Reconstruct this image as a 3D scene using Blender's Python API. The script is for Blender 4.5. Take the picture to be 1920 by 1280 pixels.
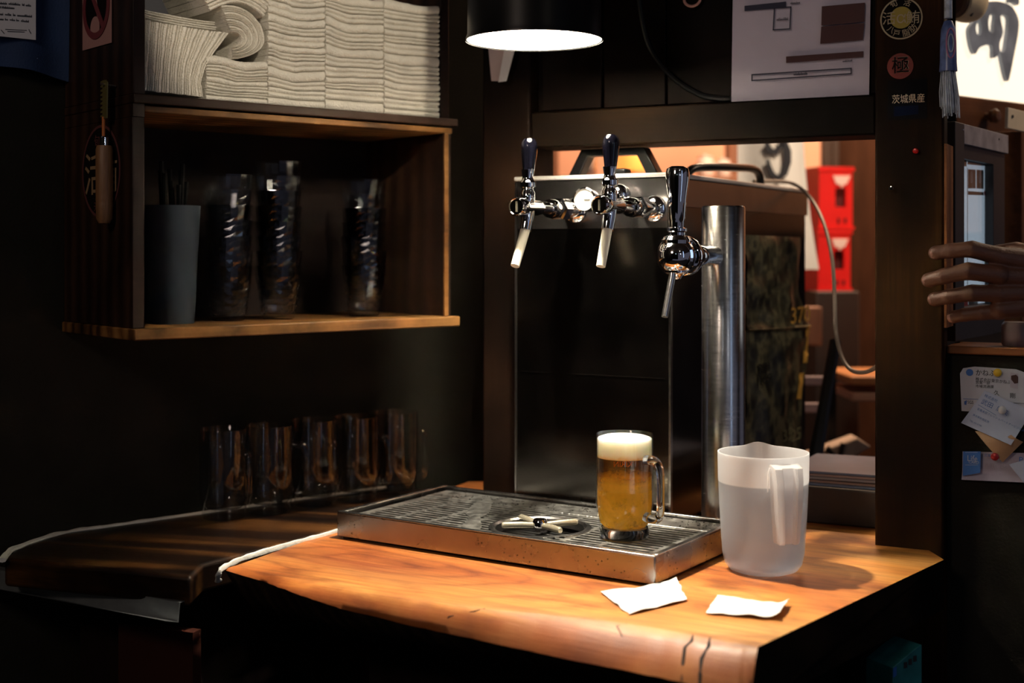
import bpy, bmesh, math, random
from mathutils import Vector, Matrix
from mathutils import noise as mnoise

for _o in list(bpy.data.objects):
    bpy.data.objects.remove(_o)
SC = bpy.context.scene
COL = SC.collection
R = math.radians
CAMZ = 1.35          # camera height
F = 2500.0           # focal length in pixels of the 1920 wide frame
CTZ = 0.90           # counter top height

# ------------------------------------------------------------------ camera
cam_d = bpy.data.cameras.new('camera')
cam = bpy.data.objects.new('camera', cam_d)
COL.objects.link(cam)
cam.location = (0, 0, CAMZ)
cam.rotation_euler = (R(90), 0, 0)
cam_d.sensor_width = 36.0
cam_d.lens = 36.0 * F / 1920.0
cam_d.shift_y = -170.0 / 1920.0
cam_d.clip_start = 0.05
cam_d.dof.use_dof = True
cam_d.dof.focus_distance = 1.98
cam_d.dof.aperture_fstop = 2.6
SC.camera = cam

# ------------------------------------------------------------------ world, lights, exposure
w = bpy.data.worlds.new('night'); SC.world = w
w.use_nodes = True
bg = w.node_tree.nodes['Background']
bg.inputs[0].default_value = (0.62, 0.60, 0.80, 1)
bg.inputs[1].default_value = 0.10
SC.view_settings.view_transform = 'Standard'
SC.view_settings.look = 'None'
SC.view_settings.exposure = 0.0
SC.view_settings.gamma = 1.0
SC.view_settings.use_curve_mapping = False


def light(name, typ, loc, energy, color, target=None, **kw):
    d = bpy.data.lights.new(name, typ)
    d.energy = energy; d.color = color
    for k, v in kw.items():
        setattr(d, k, v)
    o = bpy.data.objects.new(name, d); COL.objects.link(o)
    o.location = loc
    if target is not None:
        o.rotation_euler = (Vector(target) - Vector(loc)).to_track_quat('-Z', 'Y').to_euler()
    return o


# bulb inside the pendant shade
light('pendant_bulb_light', 'POINT', (0.033, 1.98, 1.661 + 0.175), 92.0, (1.0, 0.885, 0.71), shadow_soft_size=0.022)
# a second lamp of the shop, aimed at the shelf of towels
light('shelf_spot_light', 'SPOT', (0.25, 0.75, 2.15), 50.0, (1.0, 0.87, 0.66), target=(-0.33, 2.16, 1.73),
      spot_size=R(21), spot_blend=0.25, shadow_soft_size=0.03)
# daylight from the street door, right of and behind the camera
light('street_daylight', 'AREA', (1.75, 0.0, 1.75), 1.1, (0.50, 0.68, 1.0), target=(0.34, 2.1, 1.2),
      shape='RECTANGLE', size=0.16, size_y=1.5)
# ceiling lamps of the room beyond the opening
light('back_room_light', 'AREA', (0.9, 3.6, 2.55), 60.0, (1.0, 0.66, 0.42), target=(0.9, 4.3, 1.2),
      shape='DISK', size=0.5)
light('side_room_light', 'AREA', (1.55, 2.35, 2.3), 5.0, (1.0, 0.74, 0.52), target=(1.0, 2.6, 1.5),
      shape='DISK', size=0.3)

# other small pendant bulbs of the front room, behind the camera
for _k, (_l, _e, _c) in enumerate((((1.25, -0.9, 2.05), 2.2, (0.85, 0.92, 1.0)), ((0.75, 0.1, 2.45), 1.6, (1.0, 0.88, 0.70)), ((-0.35, -1.2, 2.2), 1.6, (0.80, 0.90, 1.0)))):
    light('far_pendant_light', 'POINT', _l, _e, _c, shadow_soft_size=0.035)
# added spot to brighten the banner and crates
light('added_banner_spot', 'SPOT', (1.0, 2.55, 2.55), 70.0, (1.0, 0.80, 0.62), target=(0.68, 3.3, 1.50), spot_size=R(34), spot_blend=0.5, shadow_soft_size=0.05)
light('added_left_fill', 'AREA', (-1.3, -0.3, 2.5), 9.0, (1.0, 0.80, 0.66), target=(-0.6, 2.0, 1.4), shape='DISK', size=0.5)  # added dim fill for the cabinet side and the dark left

# ------------------------------------------------------------------ helpers

def P(px, py, Y):
    return Vector(((px - 960) / F * Y, Y, CAMZ - (py - 470) / F * Y))


def G(px, py, z=CTZ):
    """pixel -> point on the horizontal plane z"""
    Y = F * (CAMZ - z) / (py - 470)
    return Vector(((px - 960) / F * Y, Y, z))


class Plane:
    """a vertical plane through (x, y) whose local x axis is turned rz degrees"""
    def __init__(self, x, y, rz):
        self.x, self.y, self.rz = x, y, R(rz)
        self.ux = (math.cos(self.rz), math.sin(self.rz))
        self.uy = (-math.sin(self.rz), math.cos(self.rz))

    def uv(self, px, py, off=0.0):
        ox = self.x + self.uy[0] * off; oy = self.y + self.uy[1] * off
        k = (px - 960) / F
        # (ox + a ux) = k (oy + a uy)
        a = (k * oy - ox) / (self.ux[0] - k * self.ux[1])
        Y = oy + a * self.ux[1]
        return a, CAMZ - (py - 470) / F * Y

    def w(self, a, off, z):
        return Vector((self.x + self.ux[0] * a + self.uy[0] * off, self.y + self.ux[1] * a + self.uy[1] * off, z))


class MB:
    def __init__(self):
        self.v = []; self.f = []

    def add(self, vs, fs, M=None):
        n = len(self.v)
        for p in vs:
            p = Vector(p)
            self.v.append(M @ p if M is not None else p)
        for f in fs:
            self.f.append(tuple(i + n for i in f))
        return self

    def box(self, x0, x1, y0, y1, z0, z1, M=None):
        vs = [(x0, y0, z0), (x1, y0, z0), (x1, y1, z0), (x0, y1, z0), (x0, y0, z1), (x1, y0, z1), (x1, y1, z1), (x0, y1, z1)]
        return self.add(vs, [(0, 3, 2, 1), (4, 5, 6, 7), (0, 1, 5, 4), (1, 2, 6, 5), (2, 3, 7, 6), (3, 0, 4, 7)], M)

    def lathe(self, prof, n=32, M=None, closed=False):
        """prof: (r, z) list; r = 0 ends make poles"""
        vs = []; rows = []
        for r, z in prof:
            if r <= 1e-7:
                rows.append([len(vs)] * n); vs.append((0, 0, z))
            else:
                rows.append([len(vs) + k for k in range(n)])
                for k in range(n):
                    t = 2 * math.pi * k / n
                    vs.append((r * math.cos(t), r * math.sin(t), z))
        fs = []
        m = len(prof)
        for i in range(m if closed else m - 1):
            a = rows[i]; b = rows[(i + 1) % m]
            for k in range(n):
                q = [a[k], a[(k + 1) % n], b[(k + 1) % n], b[k]]
                q2 = []
                for x in q:
                    if x not in q2: q2.append(x)
                if len(q2) > 2: fs.append(tuple(q2))
        if not closed:
            if prof[0][0] > 1e-7: fs.append(tuple(reversed(rows[0])))
            if prof[-1][0] > 1e-7: fs.append(tuple(rows[-1]))
        return self.add(vs, fs, M)

    def tube(self, pts, rad, n=10, cap=True, sy=1.0, M=None):
        pts = [Vector(p) for p in pts]
        if not hasattr(rad, '__len__'): rad = [rad] * len(pts)
        vs = []; fs = []
        up = None
        for i, p in enumerate(pts):
            a = pts[max(i - 1, 0)]; b = pts[min(i + 1, len(pts) - 1)]
            t = (b - a).normalized()
            if up is None:
                up = Vector((0, 0, 1)) if abs(t.z) < 0.9 else Vector((0, 1, 0))
            s = t.cross(up).normalized()
            up = s.cross(t).normalized()
            for k in range(n):
                th = 2 * math.pi * k / n
                vs.append(p + s * (math.cos(th) * rad[i]) + up * (math.sin(th) * rad[i] * sy))
        for i in range(len(pts) - 1):
            for k in range(n):
                fs.append((i * n + k, i * n + (k + 1) % n, (i + 1) * n + (k + 1) % n, (i + 1) * n + k))
        if cap:
            fs.append(tuple(reversed(range(n))))
            fs.append(tuple(range((len(pts) - 1) * n, len(pts) * n)))
        return self.add(vs, fs, M)

    def prism(self, poly, d0, d1, M=None):
        """poly in local (x, z); extruded along y from d0 to d1"""
        n = len(poly)
        vs = [(x, d0, z) for x, z in poly] + [(x, d1, z) for x, z in poly]
        fs = [tuple(range(n)), tuple(reversed(range(n, 2 * n)))]
        for i in range(n):
            j = (i + 1) % n
            fs.append((i, i + n, j + n, j))
        return self.add(vs, fs, M)

    def slab(self, poly, z0, z1, M=None):
        """poly in (x, y), extruded along z"""
        n = len(poly)
        vs = [(x, y, z0) for x, y in poly] + [(x, y, z1) for x, y in poly]
        fs = [tuple(reversed(range(n))), tuple(range(n, 2 * n))]
        for i in range(n):
            j = (i + 1) % n
            fs.append((i, j, j + n, i + n))
        return self.add(vs, fs, M)

    def sheet(self, fn, nu, nv, th, M=None):
        """thin solid sheet; fn(u, v) -> point, u v in 0..1, thickened along its normal"""
        pts = [[Vector(fn(i / nu, j / nv)) for j in range(nv + 1)] for i in range(nu + 1)]
        vs = []
        for side in (0, 1):
            for i in range(nu + 1):
                for j in range(nv + 1):
                    du = pts[min(i + 1, nu)][j] - pts[max(i - 1, 0)][j]
                    dv = pts[i][min(j + 1, nv)] - pts[i][max(j - 1, 0)]
                    nn = du.cross(dv)
                    nn = nn.normalized() if nn.length > 1e-12 else Vector((0, 0, 1))
                    vs.append(pts[i][j] + nn * (th if side else 0.0))
        W = nv + 1; S = (nu + 1) * W
        fs = []
        for i in range(nu):
            for j in range(nv):
                a = i * W + j
                fs.append((a, a + 1, a + W + 1, a + W))
                fs.append((S + a, S + a + W, S + a + W + 1, S + a + 1))
        rim = [(i, 0) for i in range(nu)] + [(nu, j) for j in range(nv)] + [(i, nv) for i in range(nu, 0, -1)] + [(0, j) for j in range(nv, 0, -1)]
        for k in range(len(rim)):
            a = rim[k][0] * W + rim[k][1]; b = rim[(k + 1) % len(rim)]; b = b[0] * W + b[1]
            fs.append((a, b, S + b, S + a))
        return self.add(vs, fs, M)

    def build(self, name, mat, parent=None, bevel=0.0, seg=2, ang=38, smooth=True, fix=True):
        me = bpy.data.meshes.new(name)
        me.from_pydata([tuple(p) for p in self.v], [], self.f)
        if fix:
            b = bmesh.new(); b.from_mesh(me)
            bmesh.ops.recalc_face_normals(b, faces=b.faces)
            b.to_mesh(me); b.free()
        if smooth:
            for p in me.polygons: p.use_smooth = True
            me.set_sharp_from_angle(angle=R(ang))
        me.materials.append(mat)
        o = bpy.data.objects.new(name, me); COL.objects.link(o)
        if parent is not None: o.parent = parent
        if bevel:
            m = o.modifiers.new('bevel', 'BEVEL'); m.width = bevel; m.segments = seg; m.limit_method = 'ANGLE'; m.angle_limit = R(40)
            m.harden_normals = False
        return o


def tag(o, label=None, cat=None, group=None, kind=None):
    if label: o['label'] = label
    if cat: o['category'] = cat
    if group: o['group'] = group
    if kind: o['kind'] = kind
    return o


def thing(name, label, cat, loc=(0, 0, 0), rz=0.0, group=None):
    o = bpy.data.objects.new(name, None); COL.objects.link(o)
    o.empty_display_size = 0.05
    o.location = loc; o.rotation_euler = (0, 0, R(rz))
    return tag(o, label, cat, group)


def struct(o):
    o['kind'] = 'structure'
    return o


def copy_tree(o, parent=None):
    c = o.copy(); COL.objects.link(c)
    if parent is not None: c.parent = parent
    for ch in list(o.children):
        copy_tree(ch, c)
    return c


def rotx(a): return Matrix.Rotation(R(a), 4, 'X')
def roty(a): return Matrix.Rotation(R(a), 4, 'Y')
def rotz(a): return Matrix.Rotation(R(a), 4, 'Z')
def T(x, y, z): return Matrix.Translation((x, y, z))


# ------------------------------------------------------------------ materials

def new_mat(name):
    m = bpy.data.materials.new(name); m.use_nodes = True
    nt = m.node_tree
    return m, nt, nt.nodes, nt.links, nt.nodes['Principled BSDF']


def mat(name, c, rough=0.5, metal=0.0, var=0.15, ns=12.0, bump=0.0, bs=60.0, stretch=(1, 1, 1), rz=0, spec=0.5, coat=0.0, rvar=0.0):
    m, nt, N, L, b = new_mat(name)
    b.inputs['Metallic'].default_value = metal
    b.inputs['Roughness'].default_value = rough
    b.inputs['Specular IOR Level'].default_value = spec
    b.inputs['Coat Weight'].default_value = coat
    b.inputs['Coat Roughness'].default_value = 0.15
    tc = N.new('ShaderNodeTexCoord')
    mp = N.new('ShaderNodeMapping'); mp.inputs['Scale'].default_value = stretch; mp.inputs['Rotation'].default_value = (0, 0, R(rz))
    L.new(tc.outputs['Object'], mp.inputs[0])
    n = N.new('ShaderNodeTexNoise'); n.inputs['Scale'].default_value = ns; n.inputs['Detail'].default_value = 4
    L.new(mp.outputs[0], n.inputs[0])
    cr = N.new('ShaderNodeValToRGB')
    cr.color_ramp.elements[0].position = 0.3; cr.color_ramp.elements[1].position = 0.7
    cr.color_ramp.elements[0].color = (c[0] * (1 - var), c[1] * (1 - var), c[2] * (1 - var), 1)
    cr.color_ramp.elements[1].color = (min(1, c[0] * (1 + var)), min(1, c[1] * (1 + var)), min(1, c[2] * (1 + var)), 1)
    L.new(n.outputs[0], cr.inputs[0]); L.new(cr.outputs[0], b.inputs['Base Color'])
    if rvar:
        mr = N.new('ShaderNodeMapRange'); mr.inputs[3].default_value = max(0.02, rough - rvar); mr.inputs[4].default_value = rough + rvar
        L.new(n.outputs[0], mr.inputs[0]); L.new(mr.outputs[0], b.inputs['Roughness'])
    if bump:
        n2 = N.new('ShaderNodeTexNoise'); n2.inputs['Scale'].default_value = bs; n2.inputs['Detail'].default_value = 5
        L.new(mp.outputs[0], n2.inputs[0])
        bp = N.new('ShaderNodeBump'); bp.inputs['Strength'].default_value = bump; bp.inputs['Distance'].default_value = 0.003
        L.new(n2.outputs[0], bp.inputs['Height']); L.new(bp.outputs[0], b.inputs['Normal'])
    return m


def ramp(N, stops):
    cr = N.new('ShaderNodeValToRGB')
    e = cr.color_ramp.elements
    while len(e) < len(stops): e.new(0.5)
    for i, (p, c) in enumerate(stops):
        e[i].position = p; e[i].color = (*c, 1)
    return cr


def wood(name, stops, rz=0.0, center=(0, 0, 0), axis='Z', sc=14.0, along=0.12, dist=3.0, rough=0.45, bump=0.25, dark=0.5, coat=0.0, fine=1.0, roll=(0, 0), spec=0.2):
    """grain runs along local x after turning rz; rings around center"""
    m, nt, N, L, b = new_mat(name)
    tc = N.new('ShaderNodeTexCoord')
    mv = N.new('ShaderNodeVectorMath'); mv.operation = 'SUBTRACT'; mv.inputs[1].default_value = center
    L.new(tc.outputs['Object'], mv.inputs[0])
    mp = N.new('ShaderNodeMapping'); mp.inputs['Rotation'].default_value = (R(roll[0]), R(roll[1]), R(-rz))
    L.new(mv.outputs[0], mp.inputs[0])
    m2 = N.new('ShaderNodeMapping'); m2.inputs['Scale'].default_value = (along, 1, 0.6)
    L.new(mp.outputs[0], m2.inputs[0])
    # big warp
    nz = N.new('ShaderNodeTexNoise'); nz.inputs['Scale'].default_value = 7.0; nz.inputs['Detail'].default_value = 3
    L.new(m2.outputs[0], nz.inputs[0])
    wv = N.new('ShaderNodeTexWave'); wv.wave_type = 'RINGS'; wv.rings_direction = axis
    wv.inputs['Scale'].default_value = sc; wv.inputs['Distortion'].default_value = dist
    wv.inputs['Detail'].default_value = 3.0; wv.inputs['Detail Scale'].default_value = 1.6; wv.inputs['Detail Roughness'].default_value = 0.6
    L.new(m2.outputs[0], wv.inputs[0])
    # fine fibres
    m3 = N.new('ShaderNodeMapping'); m3.inputs['Scale'].default_value = (3 * fine, 90 * fine, 90 * fine)
    L.new(mp.outputs[0], m3.inputs[0])
    nf = N.new('ShaderNodeTexNoise'); nf.inputs['Scale'].default_value = 1.0; nf.inputs['Detail'].default_value = 6; nf.inputs['Roughness'].default_value = 0.65
    L.new(m3.outputs[0], nf.inputs[0])
    a1 = N.new('ShaderNodeMath'); a1.operation = 'MULTIPLY_ADD'; a1.inputs[1].default_value = 0.45
    L.new(wv.outputs['Fac'], a1.inputs[0])
    a2 = N.new('ShaderNodeMath'); a2.operation = 'MULTIPLY'; a2.inputs[1].default_value = 0.75
    L.new(nz.outputs[0], a2.inputs[0]); L.new(a2.outputs[0], a1.inputs[2])
    a3 = N.new('ShaderNodeMath'); a3.operation = 'MULTIPLY_ADD'; a3.inputs[1].default_value = 0.5; 
    L.new(nf.outputs[0], a3.inputs[0]); L.new(a1.outputs[0], a3.inputs[2])
    a4 = N.new('ShaderNodeMath'); a4.operation = 'SUBTRACT'; a4.inputs[1].default_value = 0.35
    L.new(a3.outputs[0], a4.inputs[0])
    cr = ramp(N, stops)
    L.new(a4.outputs[0], cr.inputs[0])
    # stains
    ns = N.new('ShaderNodeTexNoise'); ns.inputs['Scale'].default_value = 9.0; ns.inputs['Detail'].default_value = 5
    L.new(mp.outputs[0], ns.inputs[0])
    rs = ramp(N, [(0.35, (1 - dark, 1 - dark, 1 - dark)), (0.62, (1, 1, 1))])
    L.new(ns.outputs[0], rs.inputs[0])
    mx = N.new('ShaderNodeMix'); mx.data_type = 'RGBA'; mx.blend_type = 'MULTIPLY'; mx.inputs[0].default_value = 1.0
    L.new(cr.outputs[0], mx.inputs[6]); L.new(rs.outputs[0], mx.inputs[7])
    L.new(mx.outputs[2], b.inputs['Base Color'])
    b.inputs['Roughness'].default_value = rough
    b.inputs['Coat Weight'].default_value = coat; b.inputs['Coat Roughness'].default_value = 0.2
    b.inputs['Specular IOR Level'].default_value = spec
    bp = N.new('ShaderNodeBump'); bp.inputs['Strength'].default_value = bump; bp.inputs['Distance'].default_value = 0.002
    L.new(a3.outputs[0], bp.inputs['Height']); L.new(bp.outputs[0], b.inputs['Normal'])
    return m


def thin_glass(name, tint=(0.96, 0.98, 0.98), rough=0.03, gloss=1.0):
    m, nt, N, L, b = new_mat(name)
    out = N['Material Output']; N.remove(b)
    tr = N.new('ShaderNodeBsdfTransparent'); tr.inputs[0].default_value = (*tint, 1)
    gl = N.new('ShaderNodeBsdfGlossy'); gl.inputs[0].default_value = (gloss, gloss, gloss, 1); gl.inputs['Roughness'].default_value = rough
    lw = N.new('ShaderNodeLayerWeight'); lw.inputs['Blend'].default_value = 0.5
    pw = N.new('ShaderNodeMath'); pw.operation = 'POWER'; pw.inputs[1].default_value = 4.0; L.new(lw.outputs['Facing'], pw.inputs[0])
    fr = N.new('ShaderNodeMath'); fr.operation = 'MULTIPLY_ADD'; fr.inputs[1].default_value = 0.8; fr.inputs[2].default_value = 0.04; L.new(pw.outputs[0], fr.inputs[0])
    mx = N.new('ShaderNodeMixShader')
    L.new(fr.outputs[0], mx.inputs[0]); L.new(tr.outputs[0], mx.inputs[1]); L.new(gl.outputs[0], mx.inputs[2])
    L.new(mx.outputs[0], out.inputs[0])
    return m


def solid_glass(name, c=(1, 1, 1), rough=0.0, ior=1.48):
    m, nt, N, L, b = new_mat(name)
    b.inputs['Base Color'].default_value = (*c, 1)
    b.inputs['Transmission Weight'].default_value = 1.0
    b.inputs['Roughness'].default_value = rough
    b.inputs['IOR'].default_value = ior
    return m


def emit(name, c, s):
    m, nt, N, L, b = new_mat(name)
    b.inputs['Base Color'].default_value = (*c, 1)
    b.inputs['Emission Color'].default_value = (*c, 1)
    b.inputs['Emission Strength'].default_value = s
    return m


def scatter(name, c, trans=0.5, rough=0.35, clear=0.2, spec=0.4):
    """cloudy plastic: translucent + diffuse + clear"""
    m, nt, N, L, b = new_mat(name)
    out = N['Material Output']
    b.inputs['Base Color'].default_value = (*c, 1); b.inputs['Roughness'].default_value = rough
    b.inputs['Specular IOR Level'].default_value = spec
    tl = N.new('ShaderNodeBsdfTranslucent'); tl.inputs[0].default_value = (*c, 1)
    tp = N.new('ShaderNodeBsdfTransparent'); tp.inputs[0].default_value = (*c, 1)
    m1 = N.new('ShaderNodeMixShader'); m1.inputs[0].default_value = trans
    L.new(b.outputs[0], m1.inputs[1]); L.new(tl.outputs[0], m1.inputs[2])
    m2 = N.new('ShaderNodeMixShader'); m2.inputs[0].default_value = clear
    L.new(m1.outputs[0], m2.inputs[1]); L.new(tp.outputs[0], m2.inputs[2])
    L.new(m2.outputs[0], out.inputs[0])
    return m


def slab_material():
    m, nt, N, L, b = new_mat('slab_wood')
    tc = N.new('ShaderNodeTexCoord')
    mv = N.new('ShaderNodeVectorMath'); mv.operation = 'SUBTRACT'; mv.inputs[1].default_value = (-0.215, 1.935, 0.9)
    L.new(tc.outputs['Object'], mv.inputs[0])
    mp = N.new('ShaderNodeMapping'); mp.inputs['Rotation'].default_value = (0, 0, R(31)); L.new(mv.outputs[0], mp.inputs[0])
    def noise(scale, sc3, det=4, ro=0.55, src=None):
        q = N.new('ShaderNodeMapping'); q.inputs['Scale'].default_value = sc3; L.new(src or mp.outputs[0], q.inputs[0])
        n = N.new('ShaderNodeTexNoise'); n.inputs['Scale'].default_value = scale; n.inputs['Detail'].default_value = det; n.inputs['Roughness'].default_value = ro
        L.new(q.outputs[0], n.inputs[0]); return n.outputs[0]
    def math_(op, a, b2=None, c=None):
        n = N.new('ShaderNodeMath'); n.operation = op
        for k, v in enumerate((a, b2, c)):
            if v is None: continue
            if isinstance(v, (int, float)): n.inputs[k].default_value = v
            else: L.new(v, n.inputs[k])
        return n.outputs[0]
    def mixc(f, a, b2, mode='MIX'):
        n = N.new('ShaderNodeMix'); n.data_type = 'RGBA'; n.blend_type = mode
        if isinstance(f, (int, float)): n.inputs[0].default_value = f
        else: L.new(f, n.inputs[0])
        for k, v in ((6, a), (7, b2)):
            if isinstance(v, tuple): n.inputs[k].default_value = (*v, 1)
            else: L.new(v, n.inputs[k])
        return n.outputs[2]
    broad = noise(6.0, (0.35, 1.3, 1.0), 4, 0.6)
    r1 = ramp(N, [(0.28, (0.25, 0.058, 0.014)), (0.42, (0.46, 0.140, 0.026)), (0.56, (0.60, 0.255, 0.055)), (0.75, (0.64, 0.355, 0.115))]); L.new(broad, r1.inputs[0])
    # growth figure round the knot: warped distance field, fading away from it
    wq = N.new('ShaderNodeMapping'); wq.inputs['Scale'].default_value = (0.34, 1.0, 0.8); L.new(mp.outputs[0], wq.inputs[0])
    nz = N.new('ShaderNodeTexNoise'); nz.inputs['Scale'].default_value = 9.0; nz.inputs['Detail'].default_value = 3; L.new(wq.outputs[0], nz.inputs[0])
    ln = N.new('ShaderNodeVectorMath'); ln.operation = 'LENGTH'; L.new(wq.outputs[0], ln.inputs[0])
    dist = math_('MULTIPLY_ADD', nz.outputs[0], 0.085, ln.outputs['Value'])
    saw = math_('PINGPONG', math_('MULTIPLY', dist, 62.0), 1.0)
    line = ramp(N, [(0.0, (1, 1, 1)), (0.22, (0.35, 0.35, 0.35)), (0.55, (0, 0, 0))]); L.new(saw, line.inputs[0])
    near = N.new('ShaderNodeMapRange'); near.inputs[1].default_value = 0.06; near.inputs[2].default_value = 0.20; near.inputs[3].default_value = 1.0; near.inputs[4].default_value = 0.22
    L.new(dist, near.inputs[0])
    f1 = math_('MULTIPLY', line.outputs[0], near.outputs[0])
    c1 = mixc(f1, r1.outputs[0], (0.13, 0.028, 0.008))
    heart = N.new('ShaderNodeMapRange'); heart.inputs[1].default_value = 0.07; heart.inputs[2].default_value = 0.20; heart.inputs[3].default_value = 0.85; heart.inputs[4].default_value = 0.0
    L.new(dist, heart.inputs[0])
    c1 = mixc(math_('MULTIPLY', heart.outputs[0], math_('MULTIPLY', broad, 1.9)), c1, (0.20, 0.046, 0.012))
    # pale sapwood streaks and thin dark fibres
    fib = noise(1.0, (4, 130, 130), 6, 0.65)
    r2 = ramp(N, [(0.34, (0.62, 0.55, 0.5)), (0.52, (1, 1, 1)), (0.70, (1.12, 1.12, 1.08))]); L.new(fib, r2.inputs[0])
    c2 = mixc(0.8, c1, r2.outputs[0], 'MULTIPLY')
    st = noise(11.0, (0.5, 1, 1), 6, 0.6)
    r3 = ramp(N, [(0.34, (0.34, 0.22, 0.17)), (0.50, (1, 1, 1))]); L.new(st, r3.inputs[0])
    c3 = mixc(0.85, c2, r3.outputs[0], 'MULTIPLY')
    sz = N.new('ShaderNodeSeparateXYZ'); L.new(mv.outputs[0], sz.inputs[0])
    rim_ = N.new('ShaderNodeMapRange'); rim_.inputs[1].default_value = -0.002; rim_.inputs[2].default_value = -0.010; rim_.inputs[3].default_value = 0.0; rim_.inputs[4].default_value = 0.85
    L.new(math_('MULTIPLY_ADD', st, 0.008, math_('SUBTRACT', sz.outputs[2], 0.004)), rim_.inputs[0])
    r4 = ramp(N, [(0.32, (0.15, 0.030, 0.008)), (0.50, (0.32, 0.085, 0.020)), (0.70, (0.44, 0.165, 0.050))]); L.new(noise(9.0, (0.8, 1, 1), 5, 0.6), r4.inputs[0])
    c4 = mixc(rim_.outputs[0], c3, r4.outputs[0])
    L.new(c4, b.inputs['Base Color'])
    b.inputs['Roughness'].default_value = 0.52; b.inputs['Coat Weight'].default_value = 0.05; b.inputs['Coat Roughness'].default_value = 0.25
    b.inputs['Specular IOR Level'].default_value = 0.35
    bp = N.new('ShaderNodeBump'); bp.inputs['Strength'].default_value = 0.3; bp.inputs['Distance'].default_value = 0.002
    L.new(math_('ADD', fib, st), bp.inputs['Height']); L.new(bp.outputs[0], b.inputs['Normal'])
    return m


SLAB = slab_material()
SLAB2 = wood('old_slab_wood', [(0.3, (0.0060, 0.0024, 0.0012)), (0.55, (0.0210, 0.0084, 0.0030)), (0.74, (0.0720, 0.0288, 0.0078)), (0.9, (0.1800, 0.0780, 0.0210))],
             rz=-14, center=(-0.9, 2.3, 0.3), sc=4, along=0.07, dist=9.0, rough=0.38, bump=0.5, dark=0.7, fine=0.9)
DARKW = wood('dark_stained_wood', [(0.2, (0.0022, 0.0011, 0.0007)), (0.6, (0.0073, 0.0032, 0.0018)), (0.9, (0.0155, 0.0073, 0.0036))],
             rz=0, roll=(0, 90), sc=9, along=0.08, dist=3, rough=0.55, bump=0.4, dark=0.4, spec=0.06)
DARKH = wood('dark_beam_wood', [(0.2, (0.0026, 0.0013, 0.0006)), (0.6, (0.0097, 0.0045, 0.0018)), (0.9, (0.0300, 0.0142, 0.0049))],
             rz=0, sc=9, along=0.08, dist=3, rough=0.6, bump=0.4, dark=0.4, spec=0.06)
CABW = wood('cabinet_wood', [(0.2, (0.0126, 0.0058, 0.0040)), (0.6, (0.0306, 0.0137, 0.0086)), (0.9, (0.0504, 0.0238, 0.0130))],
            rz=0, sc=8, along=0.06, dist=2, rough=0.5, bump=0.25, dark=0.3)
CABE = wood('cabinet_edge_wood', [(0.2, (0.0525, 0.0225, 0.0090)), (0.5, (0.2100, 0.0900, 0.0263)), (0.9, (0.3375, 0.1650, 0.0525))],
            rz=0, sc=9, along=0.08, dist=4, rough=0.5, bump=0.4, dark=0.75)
PILW = wood('pillar_wood', [(0.25, (0.008, 0.0034, 0.0014)), (0.6, (0.027, 0.011, 0.0036)), (0.9, (0.085, 0.038, 0.010))],
            rz=0, roll=(0, 90), sc=10, along=0.06, dist=3, rough=0.6, bump=0.5, dark=0.4, spec=0.06)
ORW = wood('orange_wood', [(0.2, (0.10, 0.035, 0.012)), (0.6, (0.26, 0.10, 0.038)), (0.9, (0.36, 0.16, 0.06))],
           rz=0, sc=10, along=0.08, dist=3, rough=0.5, bump=0.4, dark=0.4)
WALLB = mat('black_plaster', (0.017, 0.0155, 0.012), rough=0.95, bump=0.3, bs=200, spec=0.08)
STEEL = mat('brushed_steel', (0.62, 0.61, 0.60), rough=0.24, metal=1.0, var=0.06, ns=30, rvar=0.08, bump=0.02, stretch=(1, 1, 8))
STEELD = mat('machine_steel', (0.20, 0.185, 0.17), rough=0.17, metal=1.0, var=0.1, ns=10, rvar=0.08, bump=0.015, bs=300)
WETST = mat('wet_steel', (0.60, 0.60, 0.57), rough=0.36, metal=1.0, var=0.2, ns=60, rvar=0.16, bump=0.5, bs=140)
PANST = mat('tray_steel', (0.36, 0.34, 0.33), rough=0.28, metal=1.0, var=0.12, ns=14, rvar=0.08, bump=0.02)
SUMP_SHADE = mat('tray_sump', (0.02, 0.02, 0.02), rough=0.5)  # shade below the slots, put into a dark floor colour
CHROME = mat('chrome', (0.82, 0.83, 0.85), rough=0.06, metal=1.0, var=0.0)
BRASSY = mat('pale_brass_tube', (0.85, 0.78, 0.58), rough=0.22, metal=0.7, var=0.05)
BLACKP = mat('black_plastic', (0.005, 0.005, 0.0055), rough=0.3, var=0.1, spec=0.35)
GLOSSB = mat('glossy_black', (0.0015, 0.0015, 0.003), rough=0.07, var=0.0)
WHITEP = mat('cream_plastic', (0.80, 0.77, 0.64), rough=0.4, var=0.03)
PAPER = mat('white_paper', (0.66, 0.66, 0.68), rough=0.8, var=0.03)
NAPK = mat('tissue', (0.82, 0.81, 0.78), rough=0.9, var=0.02, bump=0.3, bs=250)
TOWEL = mat('towel_cotton', (0.78, 0.74, 0.66), rough=0.95, var=0.07, ns=30, bump=0.8, bs=420)
CAULK = mat('dried_caulk', (0.60, 0.60, 0.56), rough=0.7, var=0.2, bump=0.6, bs=120)
INK = mat('dark_ink', (0.02, 0.02, 0.025), rough=0.7, var=0.0)
BLUEINK = mat('blue_ink', (0.03, 0.10, 0.35), rough=0.6, var=0.0)
MAROON = mat('maroon_ink', (0.06, 0.018, 0.02), rough=0.7, var=0.0)
NAVY = mat('navy_ink', (0.02, 0.022, 0.05), rough=0.7, var=0.0)
CREAM = mat('cream_ink', (0.52, 0.42, 0.28), rough=0.6, var=0.0)
GALV = mat('galvanised_sheet', (0.30, 0.32, 0.33), rough=0.4, metal=0.8, var=0.2, ns=20)


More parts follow.
